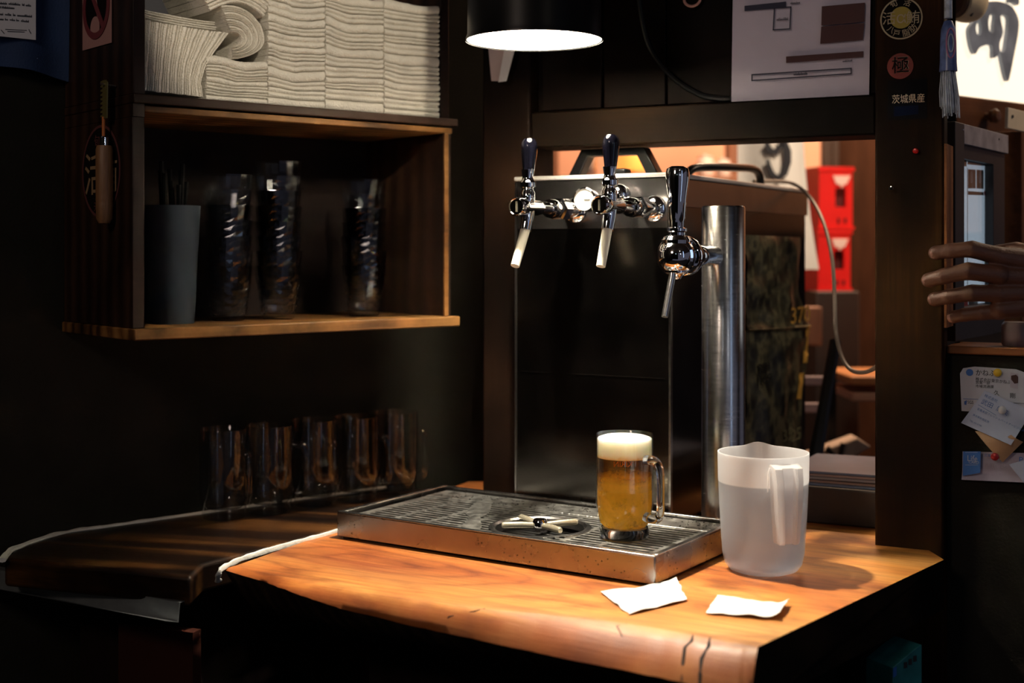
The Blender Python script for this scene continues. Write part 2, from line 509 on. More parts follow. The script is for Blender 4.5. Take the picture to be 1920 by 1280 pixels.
def text(name, s, size, m, parent, x, y, z, extrude=0.0003, sx=1.0, rot=0.0, mirror=False, align='CENTER', shear=0.0, xf=None):
    cu = bpy.data.curves.new('text_tmp', 'FONT')
    cu.body = s; cu.size = size; cu.extrude = extrude; cu.align_x = align; cu.align_y = 'CENTER'; cu.shear = shear
    cu.resolution_u = 3
    o = bpy.data.objects.new('text_tmp', cu); COL.objects.link(o)
    dg = bpy.context.evaluated_depsgraph_get()
    me = bpy.data.meshes.new_from_object(o.evaluated_get(dg))
    bpy.data.objects.remove(o); bpy.data.curves.remove(cu)
    me.name = name
    Mx = T(x, y, z) @ roty(-rot) @ rotx(90) @ Matrix.Diagonal((sx, 1, 1, 1))
    if xf is None:
        me.transform(Mx)
    else:
        for v in me.vertices: v.co = xf(v.co)
    me.materials.clear(); me.materials.append(m)
    o = bpy.data.objects.new(name, me); COL.objects.link(o)
    if parent is not None: o.parent = parent
    return o


def ring_prof(r0, r1, y0, y1):
    return [(r0, y0), (r1, y0), (r1, y1), (r0, y1)]


# ================================================================== STRUCTURE
WL = Plane(-0.70, 2.15, 40.8)
mb = MB().box(-1.2, 0.92, 0.0, 0.06, 0.0, 2.7)
o = mb.build('wall_left', WALLB); o.location = (WL.x, WL.y, 0); o.rotation_euler = (0, 0, WL.rz); struct(o)
mb = MB().box(-3, 4.5, -0.8, 5.2, -0.05, 0.0)
struct(mb.build('floor', mat('floor_concrete', (0.03, 0.027, 0.025), rough=0.7)))
mb = MB().box(-3, 4.5, 2.0, 5.2, 2.75, 2.8)
struct(mb.build('ceiling', mat('ceiling_board', (0.16, 0.09, 0.06), rough=0.8)))

# the front room round the camera, open to the street at the right
o = MB().box(-1.70, -1.64, -1.9, 1.36, 0.0, 2.75).box(-1.64, 0.5, -1.9, -1.84, 0.0, 2.75).build('wall_front_room', WALLB); struct(o)
struct(MB().box(-3, 4.5, -2.0, 2.0, 2.75, 2.8).build('ceiling_front', mat('dark_ceiling_board', (0.05, 0.03, 0.02), rough=0.8)))

# frame of the serving opening
FR = Plane(0.0414, 2.30, -26.86)
frm_loc = (FR.x, FR.y, 0)


def on_frame(o):
    o.location = frm_loc; o.rotation_euler = (0, 0, FR.rz); return o


xp0 = FR.uv(1640, 600)[0]; xp1 = FR.uv(1770, 600)[0]
zl = CAMZ + 0.178
struct(on_frame(MB().box(-0.105, -0.012, 0.0, 0.10, 0.0, 2.7).build('trim_1', DARKW, bevel=0.004)))
struct(on_frame(MB().box(xp0, xp1, 0.0, 0.035, 0.0, 2.7).build('trim_2', PILW, bevel=0.004)))
o = struct(on_frame(MB().box(-0.012, xp0, 0.004, 0.10, zl, zl + 0.062).build('trim_3', DARKH, bevel=0.003)))
# boarding above the beam: separate planks
ob = struct(on_frame(MB().box(-0.012, xp0, 0.035, 0.06, zl + 0.062, 2.7).build('wall_back', DARKW)))
npl = 5
for i in range(npl):
    a0 = i * xp0 / npl; a1 = (i + 1) * xp0 / npl
    MB().box(a0 + 0.0015, a1 - 0.0015, 0.02 + 0.002 * (i % 2), 0.034, zl + 0.064, 2.68).build('plank', DARKW, ob, bevel=0.002)
# wall right of the pillar: lower panel with a sill
RW = Plane(FR.w(xp1, 0.03, 0).x, FR.w(xp1, 0.03, 0).y, -26.86)
zs = RW.uv(1800, 648)[1]
o = MB().box(0.0, 1.0, 0.0, 0.06, 0.0, zs - 0.012).build('wall_right', WALLB)
o.location = (RW.x, RW.y, 0); o.rotation_euler = (0, 0, RW.rz); struct(o)
o = MB().box(0.0, 1.0, -0.008, 0.10, zs - 0.012, zs).build('trim_4', ORW, bevel=0.002)
o.location = (RW.x, RW.y, 0); o.rotation_euler = (0, 0, RW.rz); struct(o)
# thin orange strip: the lit edge of the pillar's right corner, put into colour
o = on_frame(MB().box(xp1 + 0.0005, xp1 + 0.004, -0.002, 0.06, CAMZ - 0.115, CAMZ + 0.16).build('trim_5', ORW)); struct(o)

# ================================================================== BACK ROOM
PINK = mat('salmon_plaster', (0.62, 0.33, 0.22), rough=0.85, var=0.08, ns=3)
struct(MB().box(-1.0, 4.0, 4.6, 4.7, 0.0, 2.8).build('wall_back_room', PINK))
BROWN = mat('brown_board', (0.16, 0.065, 0.032), rough=0.6, var=0.25, ns=6, stretch=(6, 6, 1))
DK = mat('dark_board', (0.02, 0.012, 0.009), rough=0.6)


def bgbox(name, px0, px1, py0, py1, Y, depth, m, struct_=True, bevel=0.004, label=None, cat=None):
    a = P(px0, py0, Y); b = P(px1, py1, Y)
    o = MB().box(0, b.x - a.x, 0, depth, b.z - a.z, 0).build(name, m, bevel=bevel)
    o.location = a
    if struct_: struct(o)
    else: tag(o, label, cat)
    return o


bgbox('trim_6', 985, 1048, 120, 700, 4.1, 0.08, BROWN)
bgbox('trim_7', 1366, 1392, 120, 700, 4.2, 0.08, BROWN)
bgbox('trim_8', 1545, 1560, 120, 1000, 4.0, 0.05, DK)
bgbox('trim_9', 1562, 1574, 120, 1000, 4.02, 0.05, DK)
bgbox('wall_partition', 1574, 1720, 120, 1000, 4.1, 0.05, mat('dark_brown_board', (0.035, 0.015, 0.008), rough=0.9, var=0.25, ns=6, stretch=(6, 6, 1), spec=0.1))
bgbox('wall_wainscot', 1000, 1640, 545, 1100, 4.5, 0.05, DK)
# rear shelf with jars and a warm lamp
sh = bgbox('back_shelf', 1040, 1400, 330, 342, 4.15, 0.22, BROWN, False, 0.003, 'brown wooden shelf on the salmon wall beyond the opening', 'shelf')
zsh = sh.location.z
CER = mat('pale_ceramic', (0.62, 0.56, 0.54), rough=0.3)
for i, (px, h, r, lab) in enumerate(((1105, 52, 14, 'tall silver canister on the back shelf behind the black handle'),
                                      (1322, 40, 16, 'squat pale jar on the back shelf, left of its pair'),
                                      (1356, 34, 14, 'small pale jar on the back shelf beside the brown post'))):
    base = P(px, 330, 4.2); base.z = zsh
    rr = r / F * 4.2; hh = h / F * 4.2
    t = thing('shelf_jar', lab, 'jar', base)
    MB().lathe([(0, 0), (rr * .9, 0), (rr, hh * .06), (rr, hh * .72), (rr * .8, hh * .82), (rr * .8, hh * .86), (0, hh * .86)], 20).build('body', STEEL if i == 0 else CER, t)
    MB().lathe([(0, hh * .86), (rr * .86, hh * .86), (rr * .86, hh * .95), (rr * .2, hh * 0.97), (rr * .2, hh * 1.05), (0, hh * 1.06)], 20).build('lid', STEEL if i == 0 else CER, t)
base = P(1185, 330, 4.2); base.z = zsh
t = thing('table_lamp', 'small glowing orange lamp on the back shelf', 'lamp', base)
MB().lathe([(0, 0), (0.03, 0), (0.03, 0.008), (0.008, 0.012), (0.008, 0.02), (0, 0.02)], 16).build('base', BROWN, t)
MB().lathe([(0.048, 0.02), (0.052, 0.03), (0.046, 0.085), (0.044, 0.085), (0.049, 0.03), (0.045, 0.02)], 24, closed=True).build('lamp_shade', emit('orange_shade', (1.0, 0.36, 0.07), 1.1), t)

# white banner with a black brush stroke
pa = P(1384, 170, 3.25); pb = P(1506, 505, 3.25)
t = thing('cloth_banner', 'white hanging banner with a thick black brush stroke', 'banner', (pa.x, 3.25, pb.z))
Wb = pb.x - pa.x; Hb = pa.z - pb.z


def ban(u, v):
    xo = 0.02 * (1 - v) * 2
    return (u * Wb + xo * (1 if u > 0.5 else 0.0) * 1.0 * (1 - v) + 0.0, 0.012 * math.sin(u * 7 + v * 2), v * Hb)


MB().sheet(ban, 14, 10, 0.001).build('cloth', mat('white_banner_cloth', (0.86, 0.82, 0.74), rough=0.9, var=0.02), t)
MB().tube([(-0.02, 0, Hb + 0.005), (Wb + 0.04, 0, Hb + 0.005)], 0.006).build('rod', DK, t)
for x in (0.0, Wb): MB().tube([(x, 0, Hb + 0.005), (x, 0, 2.75 - pb.z)], 0.002, 6).build('cord', DK, t)


def stroke(pts, wid, Y, name, m, parent, off):
    """flat brush stroke along pixel points, parts of a sheet standing at depth Y"""
    q = [P(x, y, Y) - parent.location for x, y in pts]
    L_ = []; R_ = []
    for i, p in enumerate(q):
        a = q[max(0, i - 1)]; b = q[min(len(q) - 1, i + 1)]
        d = (b - a); nrm = Vector((-d.z, 0, d.x)).normalized()
        ww = wid[i] / F * Y / 2
        L_.append(p + nrm * ww); R_.append(p - nrm * ww)
    n = len(q)
    vs = [(p.x, off, p.z) for p in L_ + R_] + [(p.x, off - 0.002, p.z) for p in L_ + R_]
    fs = []
    for i in range(n - 1):
        fs.append((i, i + 1, n + i + 1, n + i)); k = 2 * n
        fs.append((k + i, k + n + i, k + n + i + 1, k + i + 1))
    return MB().add(vs, fs).build(name, m, parent, fix=False)


stroke([(1434, 268), (1440, 283), (1452, 286), (1462, 272), (1458, 264)], [9, 13, 12, 10, 8], 3.25, 'brush_stroke', INK, t, -0.018)
stroke([(1466, 262), (1473, 285), (1473, 305), (1467, 325), (1456, 335), (1445, 327), (1439, 312), (1436, 300)], [10, 15, 15, 14, 12, 10, 8, 7], 3.25, 'brush_stroke', INK, t, -0.018)
# red crates, one on the other
REDP = mat('red_crate_plastic', (0.72, 0.012, 0.014), rough=0.4, var=0.05)
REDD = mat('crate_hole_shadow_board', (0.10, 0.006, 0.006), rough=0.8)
CRL = mat('crate_print', (0.85, 0.70, 0.66), rough=0.5, var=0.02)


def crate(px0, px1, py0, py1, Y, label):
    a = P(px0, py1, Y); b = P(px1, py0, Y)
    Wc = b.x - a.x; H = b.z - a.z; D = 0.34
    t = thing('plastic_crate', label, 'crate', (a.x, Y, a.z), 13)
    th = 0.008
    m = MB()
    hx0, hx1, hz0, hz1 = Wc * .48, Wc * .80, H * .36, H * .66
    m.box(0, hx0, 0, th, 0, H); m.box(hx1, Wc, 0, th, 0, H); m.box(hx0, hx1, 0, th, 0, hz0); m.box(hx0, hx1, 0, th, hz1, H)
    m.build('front_panel', REDP, t)
    MB().box(0, th, th, D, 0, H).box(Wc - th, Wc, th, D, 0, H).box(th, Wc - th, D - th, D, 0, H).build('side_panel', REDP, t)
    MB().box(th, Wc - th, th, D - th, 0, th).build('bottom', REDP, t)
    MB().box(th, Wc - th, 0.02, 0.03, 0.01, H * .98).build('hole_shade_board', REDD, t)  # dark red board puts the shade inside the hand hole into colour
    MB().box(-0.004, Wc + 0.004, -0.004, 0.0, H * .93, H).box(-0.004, Wc + 0.004, -0.004, 0.0, 0, H * .05).build('rim', REDP, t)
    MB().prism([(Wc * .40, H * .86), (Wc * .92, H * .86), (Wc * .80, H * .72), (Wc * .72, H * .72), (Wc * .66, H * .66), (Wc * .60, H * .72), (Wc * .50, H * .72)], -0.001, -0.0045).build('printed_label', CRL, t)
    for k in (0.54, 0.74):
        MB().box(Wc * k, Wc * (k + .06), -0.001, -0.004, H * .10, H * .18).build('foot_mark', REDD, t)
    return t


crate(1536, 1604, 312, 430, 3.5, 'red plastic crate with a white label, upper of the two')
crate(1534, 1600, 431, 546, 3.5, 'red plastic crate with a white label, lower of the two')
o = bgbox('crate_stand', 1530, 1612, 546, 1445, 3.46, 0.4, DK, False, 0.004, 'dark wooden stand under the two red crates', 'stand')
bgbox('wall_stub', 1490, 1542, 575, 648, 3.3, 0.04, BROWN)
# table with pale edges, and shelves at right
for i, (px0, px1, py0, py1, m, lab) in enumerate((
        (1596, 1700, 706, 722, mat('orange_board', (0.40, 0.16, 0.05), rough=0.5), 'orange wooden shelf board behind the pillar, upper of two'),
        (1598, 1700, 737, 752, mat('pinkish_board', (0.45, 0.25, 0.17), rough=0.5), 'pinkish wooden shelf board behind the pillar, lower of two'))):
    bgbox('shelf_board', px0, px1, py0, py1, 3.1, 0.25, m, False, 0.003, lab, 'shelf')
PALE = mat('pale_lilac_highlight', (0.42, 0.33, 0.36), rough=0.6)  # highlights on the chair back, put in as pale slats
cl = P(1504, 690, 3.05); cr2 = P(1550, 690, 3.05)
t = thing('slat_chair', 'dark chair with two highlights on its back as pale lilac slats in the dark room behind the machine', 'chair', (cl.x, 3.05, 0))
wch = cr2.x - cl.x
for py, hh in ((714, 0.020), (765, 0.022)):
    zc2 = P(1520, py, 3.05).z
    MB().box(0.002, wch - 0.002, 0.004, 0.016, zc2 - hh / 2, zc2 + hh / 2, T(0, 0, 0)).build('slat_highlight', PALE, t, bevel=0.003)
for x, y, z1 in ((-0.02, 0.0, cl.z), (wch + 0.002, 0.0, cl.z), (-0.02, 0.34, 0.48), (wch + 0.002, 0.34, 0.48)):
    MB().box(x, x + 0.02, y, y + 0.02, 0, z1).build('leg', BLACKP, t)
MB().box(-0.02, wch + 0.022, 0.0, 0.36, 0.48, 0.51).build('seat', DK, t)
# dark floor-standing stool leg (sloping) and a crossed sheet
a = P(1566, 640, 2.75); b = P(1524, 884, 2.62)
o = MB().tube([(0, 0, 0), tuple((b - a) * .5), tuple(b - a)], [0.013, 0.013, 0.016], 8).build('sloping_strut', BLACKP); o.location = a
tag(o, 'black sloping strut standing on the stack of papers', 'strut')


def para(name, pix, Y, m, label, cat, th=0.004):
    q = [P(x, y, Y) for x, y in pix]
    c = sum(q, Vector()) / len(q)
    poly = [(p.x - c.x, p.z - c.z) for p in q]
    o = MB().prism(poly, 0, th).build(name, m); o.location = c
    return tag(o, label, cat)


zt_ = P(1575, 884, 2.9).z
t = thing('back_table', 'dark table in the room behind carrying the tied parcel', 'table', (0.60, 2.86, 0))
MB().box(0, 0.32, 0, 0.15, zt_ - 0.03, zt_ - 0.0005).build('tabletop', DK, t)
for x in (0.02, 0.27):
    for y in (0.02, 0.10): MB().box(x, x + 0.03, y, y + 0.03, 0, zt_ - 0.03).build('leg', DK, t)
pn = thing('tied_parcel', 'pale cream parcel tied with dark crossed cord behind the papers', 'parcel', P(1575, 845, 2.9))
q = [P(x, y, 2.9) - pn.location for x, y in ((1512, 872), (1520, 852), (1608, 820), (1634, 838), (1590, 862), (1535, 880))]
MB().prism([(p.x, p.z) for p in q], 0, 0.06).build('body', mat('parcel_paper', (0.50, 0.38, 0.30), rough=0.8), pn, bevel=0.004)
for (x0, y0, x1, y1) in ((1550, 838, 1580, 874), (1580, 830, 1572, 866)):
    p0 = P(x0, y0, 2.9) - pn.location; p1 = P(x1, y1, 2.9) - pn.location
    p0.y = p1.y = -0.004
    MB().tube([p0, (p0 + p1) / 2, p1], 0.006, 8).build('cord', DK, pn)

# low dark box right of the machine with a pile of menus
BX = Plane(FR.w(0.36, 0.12, 0).x, FR.w(0.36, 0.12, 0).y, -26.86)
bt = BX.uv(1560, 915)[1]
o = MB().box(0.03, 0.36, 0.0, 0.30, CTZ, bt).build('low_box', DK, bevel=0.003)
o.location = (BX.x, BX.y, 0); o.rotation_euler = (0, 0, BX.rz)
tag(o, 'low black box on the counter between machine and pillar', 'box')
MENUC = [mat('menu_blue', (0.16, 0.20, 0.30), rough=0.4), mat('menu_pink', (0.36, 0.25, 0.23), rough=0.5), mat('menu_grey', (0.30, 0.28, 0.30), rough=0.5), mat('menu_brown', (0.30, 0.20, 0.17), rough=0.5)]
random.seed(4)
for i in range(5):
    zz = bt + 0.0005 + i * 0.0042
    yy0 = 0.012 + 0.004 * i

    def mf(u, v, zz=zz, yy0=yy0, i=i):
        return (0.04 + u * 0.30 + 0.004 * (i % 2), yy0 + v * 0.2, zz + 0.0012 * math.sin(3 * u) * (i > 1))
    o = MB().sheet(mf, 6, 2, 0.0035).build('menu_booklet', MENUC[(i * 3 + 0) % 4])
    o.location = (BX.x, BX.y, 0); o.rotation_euler = (0, 0, BX.rz)
    tag(o, 'thin menu booklet on the low black box, %s' % ('lowest of the pile', 'second from the bottom of the pile', 'middle of the pile', 'second from the top of the pile', 'topmost of the pile')[i], 'booklet', 'menu booklets on the low box')

# ================================================================== COUNTER
TB = [(442, 1060), (500, 1074), (570, 1090), (658, 1106), (770, 1122), (896, 1138), (1040, 1151), (1192, 1168), (1300, 1187), (1385, 1203), (1422, 1212)]
BB = [(420, 1068), (492, 1090), (548, 1110), (640, 1140), (760, 1170), (872, 1194), (1010, 1224), (1170, 1257), (1290, 1281), (1375, 1296), (1410, 1300)]
tb = [G(x, y) for x, y in TB]
DROP = [.005, .008, .011, .020, .027, .032, .037, .040, .041, .041, .041]
bb = [G(x, y, CTZ - d_) for (x, y), d_ in zip(BB, DROP)]


def resample(pts, n):
    out = []
    for i in range(n + 1):
        t = i / n * (len(pts) - 1); k = min(int(t), len(pts) - 2); f = t - k
        p0 = pts[max(k - 1, 0)]; p1 = pts[k]; p2 = pts[k + 1]; p3 = pts[min(k + 2, len(pts) - 1)]
        out.append(0.5 * ((2 * p1) + (p2 - p0) * f + (2 * p0 - 5 * p1 + 4 * p2 - p3) * f * f + (3 * p1 - p0 - 3 * p2 + p3) * f ** 3))
    return out


NS = 90
tbs = resample(tb, NS); bbs = resample(bb, NS)
midL, midR = G(630, 994), G(1770, 1049)
bkL, bkR = Vector((-0.085, 2.60, CTZ)), Vector((0.60, 2.56, CTZ))
rows = []
for i in range(NS + 1):
    s = i / NS
    t = tbs[i].copy(); b = bbs[i].copy()
    wob = 0.004 * mnoise.noise(Vector((i * 0.17, 3.1, 0))) + 0.002 * mnoise.noise(Vector((i * 0.6, 7.1, 0)))
    out = (b - t); out.z = 0
    od = out.normalized() if out.length > 1e-5 else Vector((-.5, -.86, 0))
    b += od * wob
    dz_ = t.z - b.z
    m1 = t.lerp(b, 0.12); m1.z = t.z - 0.03 * dz_
    m2 = t.lerp(b, 0.45); m2.z = t.z - 0.25 * dz_ + 0.3 * wob
    m3 = t.lerp(b, 0.85); m3.z = t.z - 0.66 * dz_
    # notch where the bark has split
    mid = midL.lerp(midR, s); bk = bkL.lerp(bkR, s)
    und = b - od * 0.05; und.z = CTZ - 0.072
    bkb = bk.copy(); bkb.z = CTZ - 0.072
    midb = mid.copy(); midb.z = CTZ - 0.072
    rows.append([bk, mid, mid.lerp(t, 0.5), mid.lerp(t, 0.9), t, m1, m2, m3, b, b.lerp(und, 0.4) - Vector((0, 0, 0.006)), und, midb, bkb])
K = len(rows[0])
vs = [p for r in rows for p in r]; fs = []
for i in range(NS):
    for k in range(K):
        a = i * K + k; b = i * K + (k + 1) % K
        fs.append((a, b, b + K, a + K))
fs.append(tuple(range(K)))
e0 = NS * K
fs.append(tuple(reversed(range(e0 + 1, e0 + K - 1)))); fs.append((e0, e0 + 1, e0 + K - 2, e0 + K - 1))
ct = thing('bar_counter', 'thick orange-brown live-edge wooden counter slab under the drip tray', 'counter', (0, 0, 0))
slab_o = MB().add(vs, fs).build('slab', SLAB, ct, ang=60)
# shade on the sawn right end and underside is put into a darker wood
slab_o.data.materials.append(wood('shaded_end_grain', [(0.2, (0.006, 0.004, 0.003)), (0.7, (0.018, 0.010, 0.006)), (0.9, (0.035, 0.018, 0.009))], rz=50, sc=12, along=0.3, dist=4, rough=0.85, bump=0.5, spec=0.08))
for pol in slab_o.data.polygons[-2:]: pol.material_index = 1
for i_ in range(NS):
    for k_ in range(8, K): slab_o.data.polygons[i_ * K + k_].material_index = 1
# dark cracks on the live edge
CRK = mat('dark_crack', (0.012, 0.006, 0.004), rough=0.9)


def edge_pt(px, f):
    """point on the live edge face near pixel column px, f = 0 top .. 1 lip"""
    best = min(range(NS + 1), key=lambda i: abs(960 + F * rows[i][6].x / rows[i][6].y - px))
    r = rows[best]; ch = r[4:9]
    t = f * 4; k = min(int(t), 3)
    return ch[k].lerp(ch[k + 1], t - k)


for cr, wd in (([(1300, .15), (1296, .35), (1286, .5), (1288, .7), (1279, .98)], 0.0024), ([(1327, .12), (1325, .4), (1318, .6), (1320, .8), (1312, 1)], 0.0028),
               ([(1166, .1), (1158, .3), (1162, .5)], 0.0012), ([(842, .95), (850, .6), (880, .35), (895, .1)], 0.0012)):
    MB().tube([edge_pt(a, b) for a, b in cr], [wd * .5] + [wd * .9] * (len(cr) - 2) + [wd * .6], 6, sy=0.5).build('crack', CRK, ct)
# body under the counter
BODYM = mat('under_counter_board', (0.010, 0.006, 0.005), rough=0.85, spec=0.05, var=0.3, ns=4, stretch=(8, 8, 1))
pl = [tbs[i] for i in range(0, NS + 1, 6)]
cen = Vector((0.2, 2.3, 0))
poly = [(p.lerp(cen, 0.22).x, p.lerp(cen, 0.22).y) for p in pl if p.x > -0.33] + [(0.56, 1.98), (0.62, 2.3), (0.0, 2.5), (-0.12, 2.3)]
poly = [(x, y) for x, y in poly]
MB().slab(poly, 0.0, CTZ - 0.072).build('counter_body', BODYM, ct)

# left slab
left_pts = [G(358, 1081), G(383, 1056), G(470, 1034), G(560, 1010), G(627, 992)]
wall_side = [Vector((-0.10, 2.60, CTZ)), WL.w(0.40, -0.006, CTZ), WL.w(0.12, -0.006, CTZ), WL.w(-0.04, -0.012, CTZ)]
corner = [G(28, 1030), G(8, 1046)]
front = [G(120, 1057), G(253, 1070)]
poly3 = left_pts + [Vector((-0.10, 2.565, CTZ))] + wall_side[1:] + corner + front
ls = thing('side_counter', 'dark worn wooden side counter running left along the wall', 'counter', (0, 0, 0))
o = MB().slab([(p.x, p.y) for p in poly3], CTZ - 0.042, CTZ).build('slab', SLAB2, ls, bevel=0.006, seg=3)
PANELR = mat('reddish_panel', (0.030, 0.009, 0.006), rough=0.85, var=0.2, ns=4, spec=0.05)
a = P(222, 1168, 1.955); b = P(372, 1400, 1.90)
m = MB(); MB().prism([(0, 0), (b.x - a.x, 0), (b.x - a.x, a.z), (0, a.z)], 0, 0.02, T(a.x, 1.955, 0) @ rotz(-22)).build('front_panel', PANELR, ls)
MB().slab([(p.lerp(Vector((-0.5, 2.18, 0)), .35).x, p.lerp(Vector((-0.5, 2.18, 0)), .35).y) for p in poly3], 0.0, CTZ - 0.042).build('body', BODYM, ls)
# galvanised channel under its front
p0 = G(30, 1067, CTZ - 0.034); p1 = G(352, 1124, CTZ - 0.034)
d = (p1 - p0); L_ = d.length; d.normalize()
ang = math.degrees(math.atan2(d.y, d.x))
prof = [(0.0, 0.0), (-0.016, 0.0), (-0.019, -0.026), (-0.045, -0.018)]
m = MB()
vs = []; fs = []
for x in (-0.35, L_):
    for (y, z) in prof: vs.append((x, y, z))
    for (y, z) in reversed(prof): vs.append((x, y + 0.0012, z - 0.0012))
n = 8
for k in range(n): fs.append((k, (k + 1) % n, n + (k + 1) % n, n + k))
fs += [(0, 7, 6, 1), (1, 6, 5, 2), (2, 5, 4, 3), (8, 9, 14, 15), (9, 10, 13, 14), (10, 11, 12, 13)]
o = m.add(vs, fs).build('metal_channel', GALV)
o.location = p0; o.rotation_euler = (0, 0, R(ang))
tag(o, 'bent grey sheet-metal channel below the side counter front edge', 'channel')


def bead(name, pts, rad, label, seed):
    random.seed(seed)
    q = resample(pts, 60)
    rr = []
    for i, p in enumerate(q):
        p.x += 0.0015 * mnoise.noise(Vector((i * .4, seed, 0))); p.y += 0.0015 * mnoise.noise(Vector((i * .4, seed, 5)))
        rr.append(rad * (1 + 0.5 * mnoise.noise(Vector((i * .35, seed, 9)))))
    o = MB().tube(q, rr, 8, sy=0.55).build(name, CAULK)
    return tag(o, label, 'sealant')


up = Vector((0, 0, 0.001))
bead('caulk_bead', [G(409, 1090, CTZ - 0.02), G(411, 1074) + up, G(424, 1062) + up, G(470, 1043) + up, G(560, 1017) + up, G(629, 998) + up, Vector((-0.14, 2.40, CTZ)) + up], 0.0042,
     'ragged white sealant in the seam between the two counter slabs', 3)
bead('caulk_bead', [G(4, 1050), G(28, 1028), WL.w(-0.03, -0.008, CTZ), WL.w(0.05, -0.006, CTZ), WL.w(0.16, -0.006, CTZ), WL.w(0.30, -0.006, CTZ), WL.w(0.36, -0.006, CTZ)], 0.0062,
     'long white sealant bead where the side counter meets the wall', 8)
bead('caulk_bead', [WL.w(0.375, -0.008, CTZ), WL.w(0.43, -0.006, CTZ), WL.w(0.50, -0.008, CTZ), WL.w(0.60, -0.006, CTZ)], 0.0055,
     'broken white sealant end behind the row of empty mugs', 12)

# ================================================================== DRIP TRAY
TRX, TRY, TRR = -0.2738, 2.087, -33.4
TL, TD, TH = 0.556, 0.28, 0.041
tr = thing('drip_tray', 'long stainless steel drip tray with slotted grill on the counter', 'tray', (TRX, TRY, CTZ), TRR)
m = MB(); w_ = 0.0022
rim = 0.012
z0 = 0.004
m.box(0, TL, 0, w_, z0, TH); m.box(0, w_, w_, TD, z0, TH); m.box(TL - w_, TL, w_, TD, z0, TH); m.box(w_, TL - w_, TD - w_, TD, z0, TH)
m.build('pan', PANST, tr, bevel=0.0012)
MB().box(w_, TL - w_, w_, TD - w_, z0, z0 + 0.002).build('pan_floor', SUMP_SHADE, tr)
m = MB()
m.box(0, TL, 0, 0.009, TH, TH + 0.0016); m.box(0, 0.009, 0.009, TD, TH, TH + 0.0016); m.box(TL - 0.009, TL, 0.009, TD, TH, TH + 0.0016)
m.box(0.009, TL - 0.009, TD - 0.009, TD, TH, TH + 0.0016)
m.build('rim', STEEL, tr, bevel=0.0007)
for x, y in ((0.012, 0.012), (TL - 0.012, 0.012), (0.012, TD - 0.012), (TL - 0.012, TD - 0.012)):
    MB().lathe([(0, 0), (0.008, 0), (0.008, 0.0045), (0, 0.0045)], 12, T(x, y, 0)).build('foot', BLACKP, tr)
# grill plate with real slots and a round hole
GZ = TH - 0.005
gx0, gx1, gy0, gy1 = 0.016, TL - 0.012, 0.012, 0.205
cx, cy, cr_ = 0.314, 0.097, 0.071
plate_b = MB()
ys = []
pitch = 0.0138; slot = 0.0064
ysl = [gy0 + 0.012 + i * pitch for i in range(int((gy1 - gy0 - 0.024) / pitch) + 1)]
xcols = [gx0 + 0.012, gx0 + 0.072, gx0 + 0.132, gx0 + 0.192, gx0 + 0.252, gx0 + 0.312, gx0 + 0.372, gx0 + 0.432, gx1 - 0.012]
cols = [(xcols[i] + 0.005, xcols[i + 1] - 0.005) for i in range(len(xcols) - 1)]


def hole_span(y):
    dy = y - cy
    rr = cr_ + 0.006
    if abs(dy) >= rr: return None
    h = math.sqrt(rr * rr - dy * dy)
    return cx - h, cx + h


def hbar(y0, y1, x0, x1):
    """plate strip, cut where the round hole is"""
    sp = [s for s in (hole_span(y0), hole_span(y1), hole_span((y0 + y1) / 2)) if s]
    if not sp or not (y0 < cy + cr_ and y1 > cy - cr_):
        plate_b.box(x0, x1, y0, y1, GZ - 0.0018, GZ); return
    l = min(s[0] for s in sp) + 0.004; r = max(s[1] for s in sp) - 0.004
    if x0 < l: plate_b.box(x0, min(x1, l), y0, y1, GZ - 0.0018, GZ)
    if x1 > r: plate_b.box(max(x0, r), x1, y0, y1, GZ - 0.0018, GZ)


prev = gy0
for y in ysl:
    hbar(prev, y, gx0, gx1)
    xs = gx0
    for (a, b) in cols:
        hbar(y, y + slot, xs, a); xs = b
    hbar(y, y + slot, xs, gx1)
    prev = y + slot
hbar(prev, gy1, gx0, gx1)
grill = plate_b.build('slotted_grill', WETST, tr, smooth=False)
MB().box(gx0, gx1, gy1 + 0.002, TD - 0.011, GZ - 0.004, GZ + 0.001).build('rear_ledge', WETST, tr, bevel=0.001)
MB().lathe([(cr_ - 0.003, GZ - 0.012), (cr_ + 0.004, GZ - 0.002), (cr_ + 0.006, GZ + 0.0016), (cr_, GZ + 0.0026), (cr_ - 0.004, GZ)], 48, T(cx, cy, 0), closed=True).build('rinser_ring', STEEL, tr)
MB().lathe([(0, z0 + 0.004), (cr_ - 0.006, z0 + 0.004), (cr_ - 0.004, z0 + 0.006), (0, z0 + 0.006)], 32, T(cx, cy, 0)).build('rinser_basin', BLACKP, tr)
cross = MB().lathe([(0, GZ - 0.006), (0.011, GZ - 0.006), (0.012, GZ + 0.008), (0.009, GZ + 0.013), (0.004, GZ + 0.013), (0, GZ + 0.010)], 16, T(cx, cy, 0)).build('rinser_hub', CHROME, tr)
for k in range(4):
    aa = R(12 + 33.4 + k * 90 + (18 if k % 2 else 0))
    c_, s_ = math.cos(aa), math.sin(aa)
    MB().tube([(cx + c_ * 0.009, cy + s_ * 0.009, GZ + 0.004), (cx + c_ * 0.03, cy + s_ * 0.03, GZ + 0.0055), (cx + c_ * 0.055, cy + s_ * 0.055, GZ + 0.006), (cx + c_ * 0.058, cy + s_ * 0.058, GZ + 0.006)],
              [0.0046, 0.005, 0.005, 0.0036], 12).build('rinser_arm', BRASSY, tr)
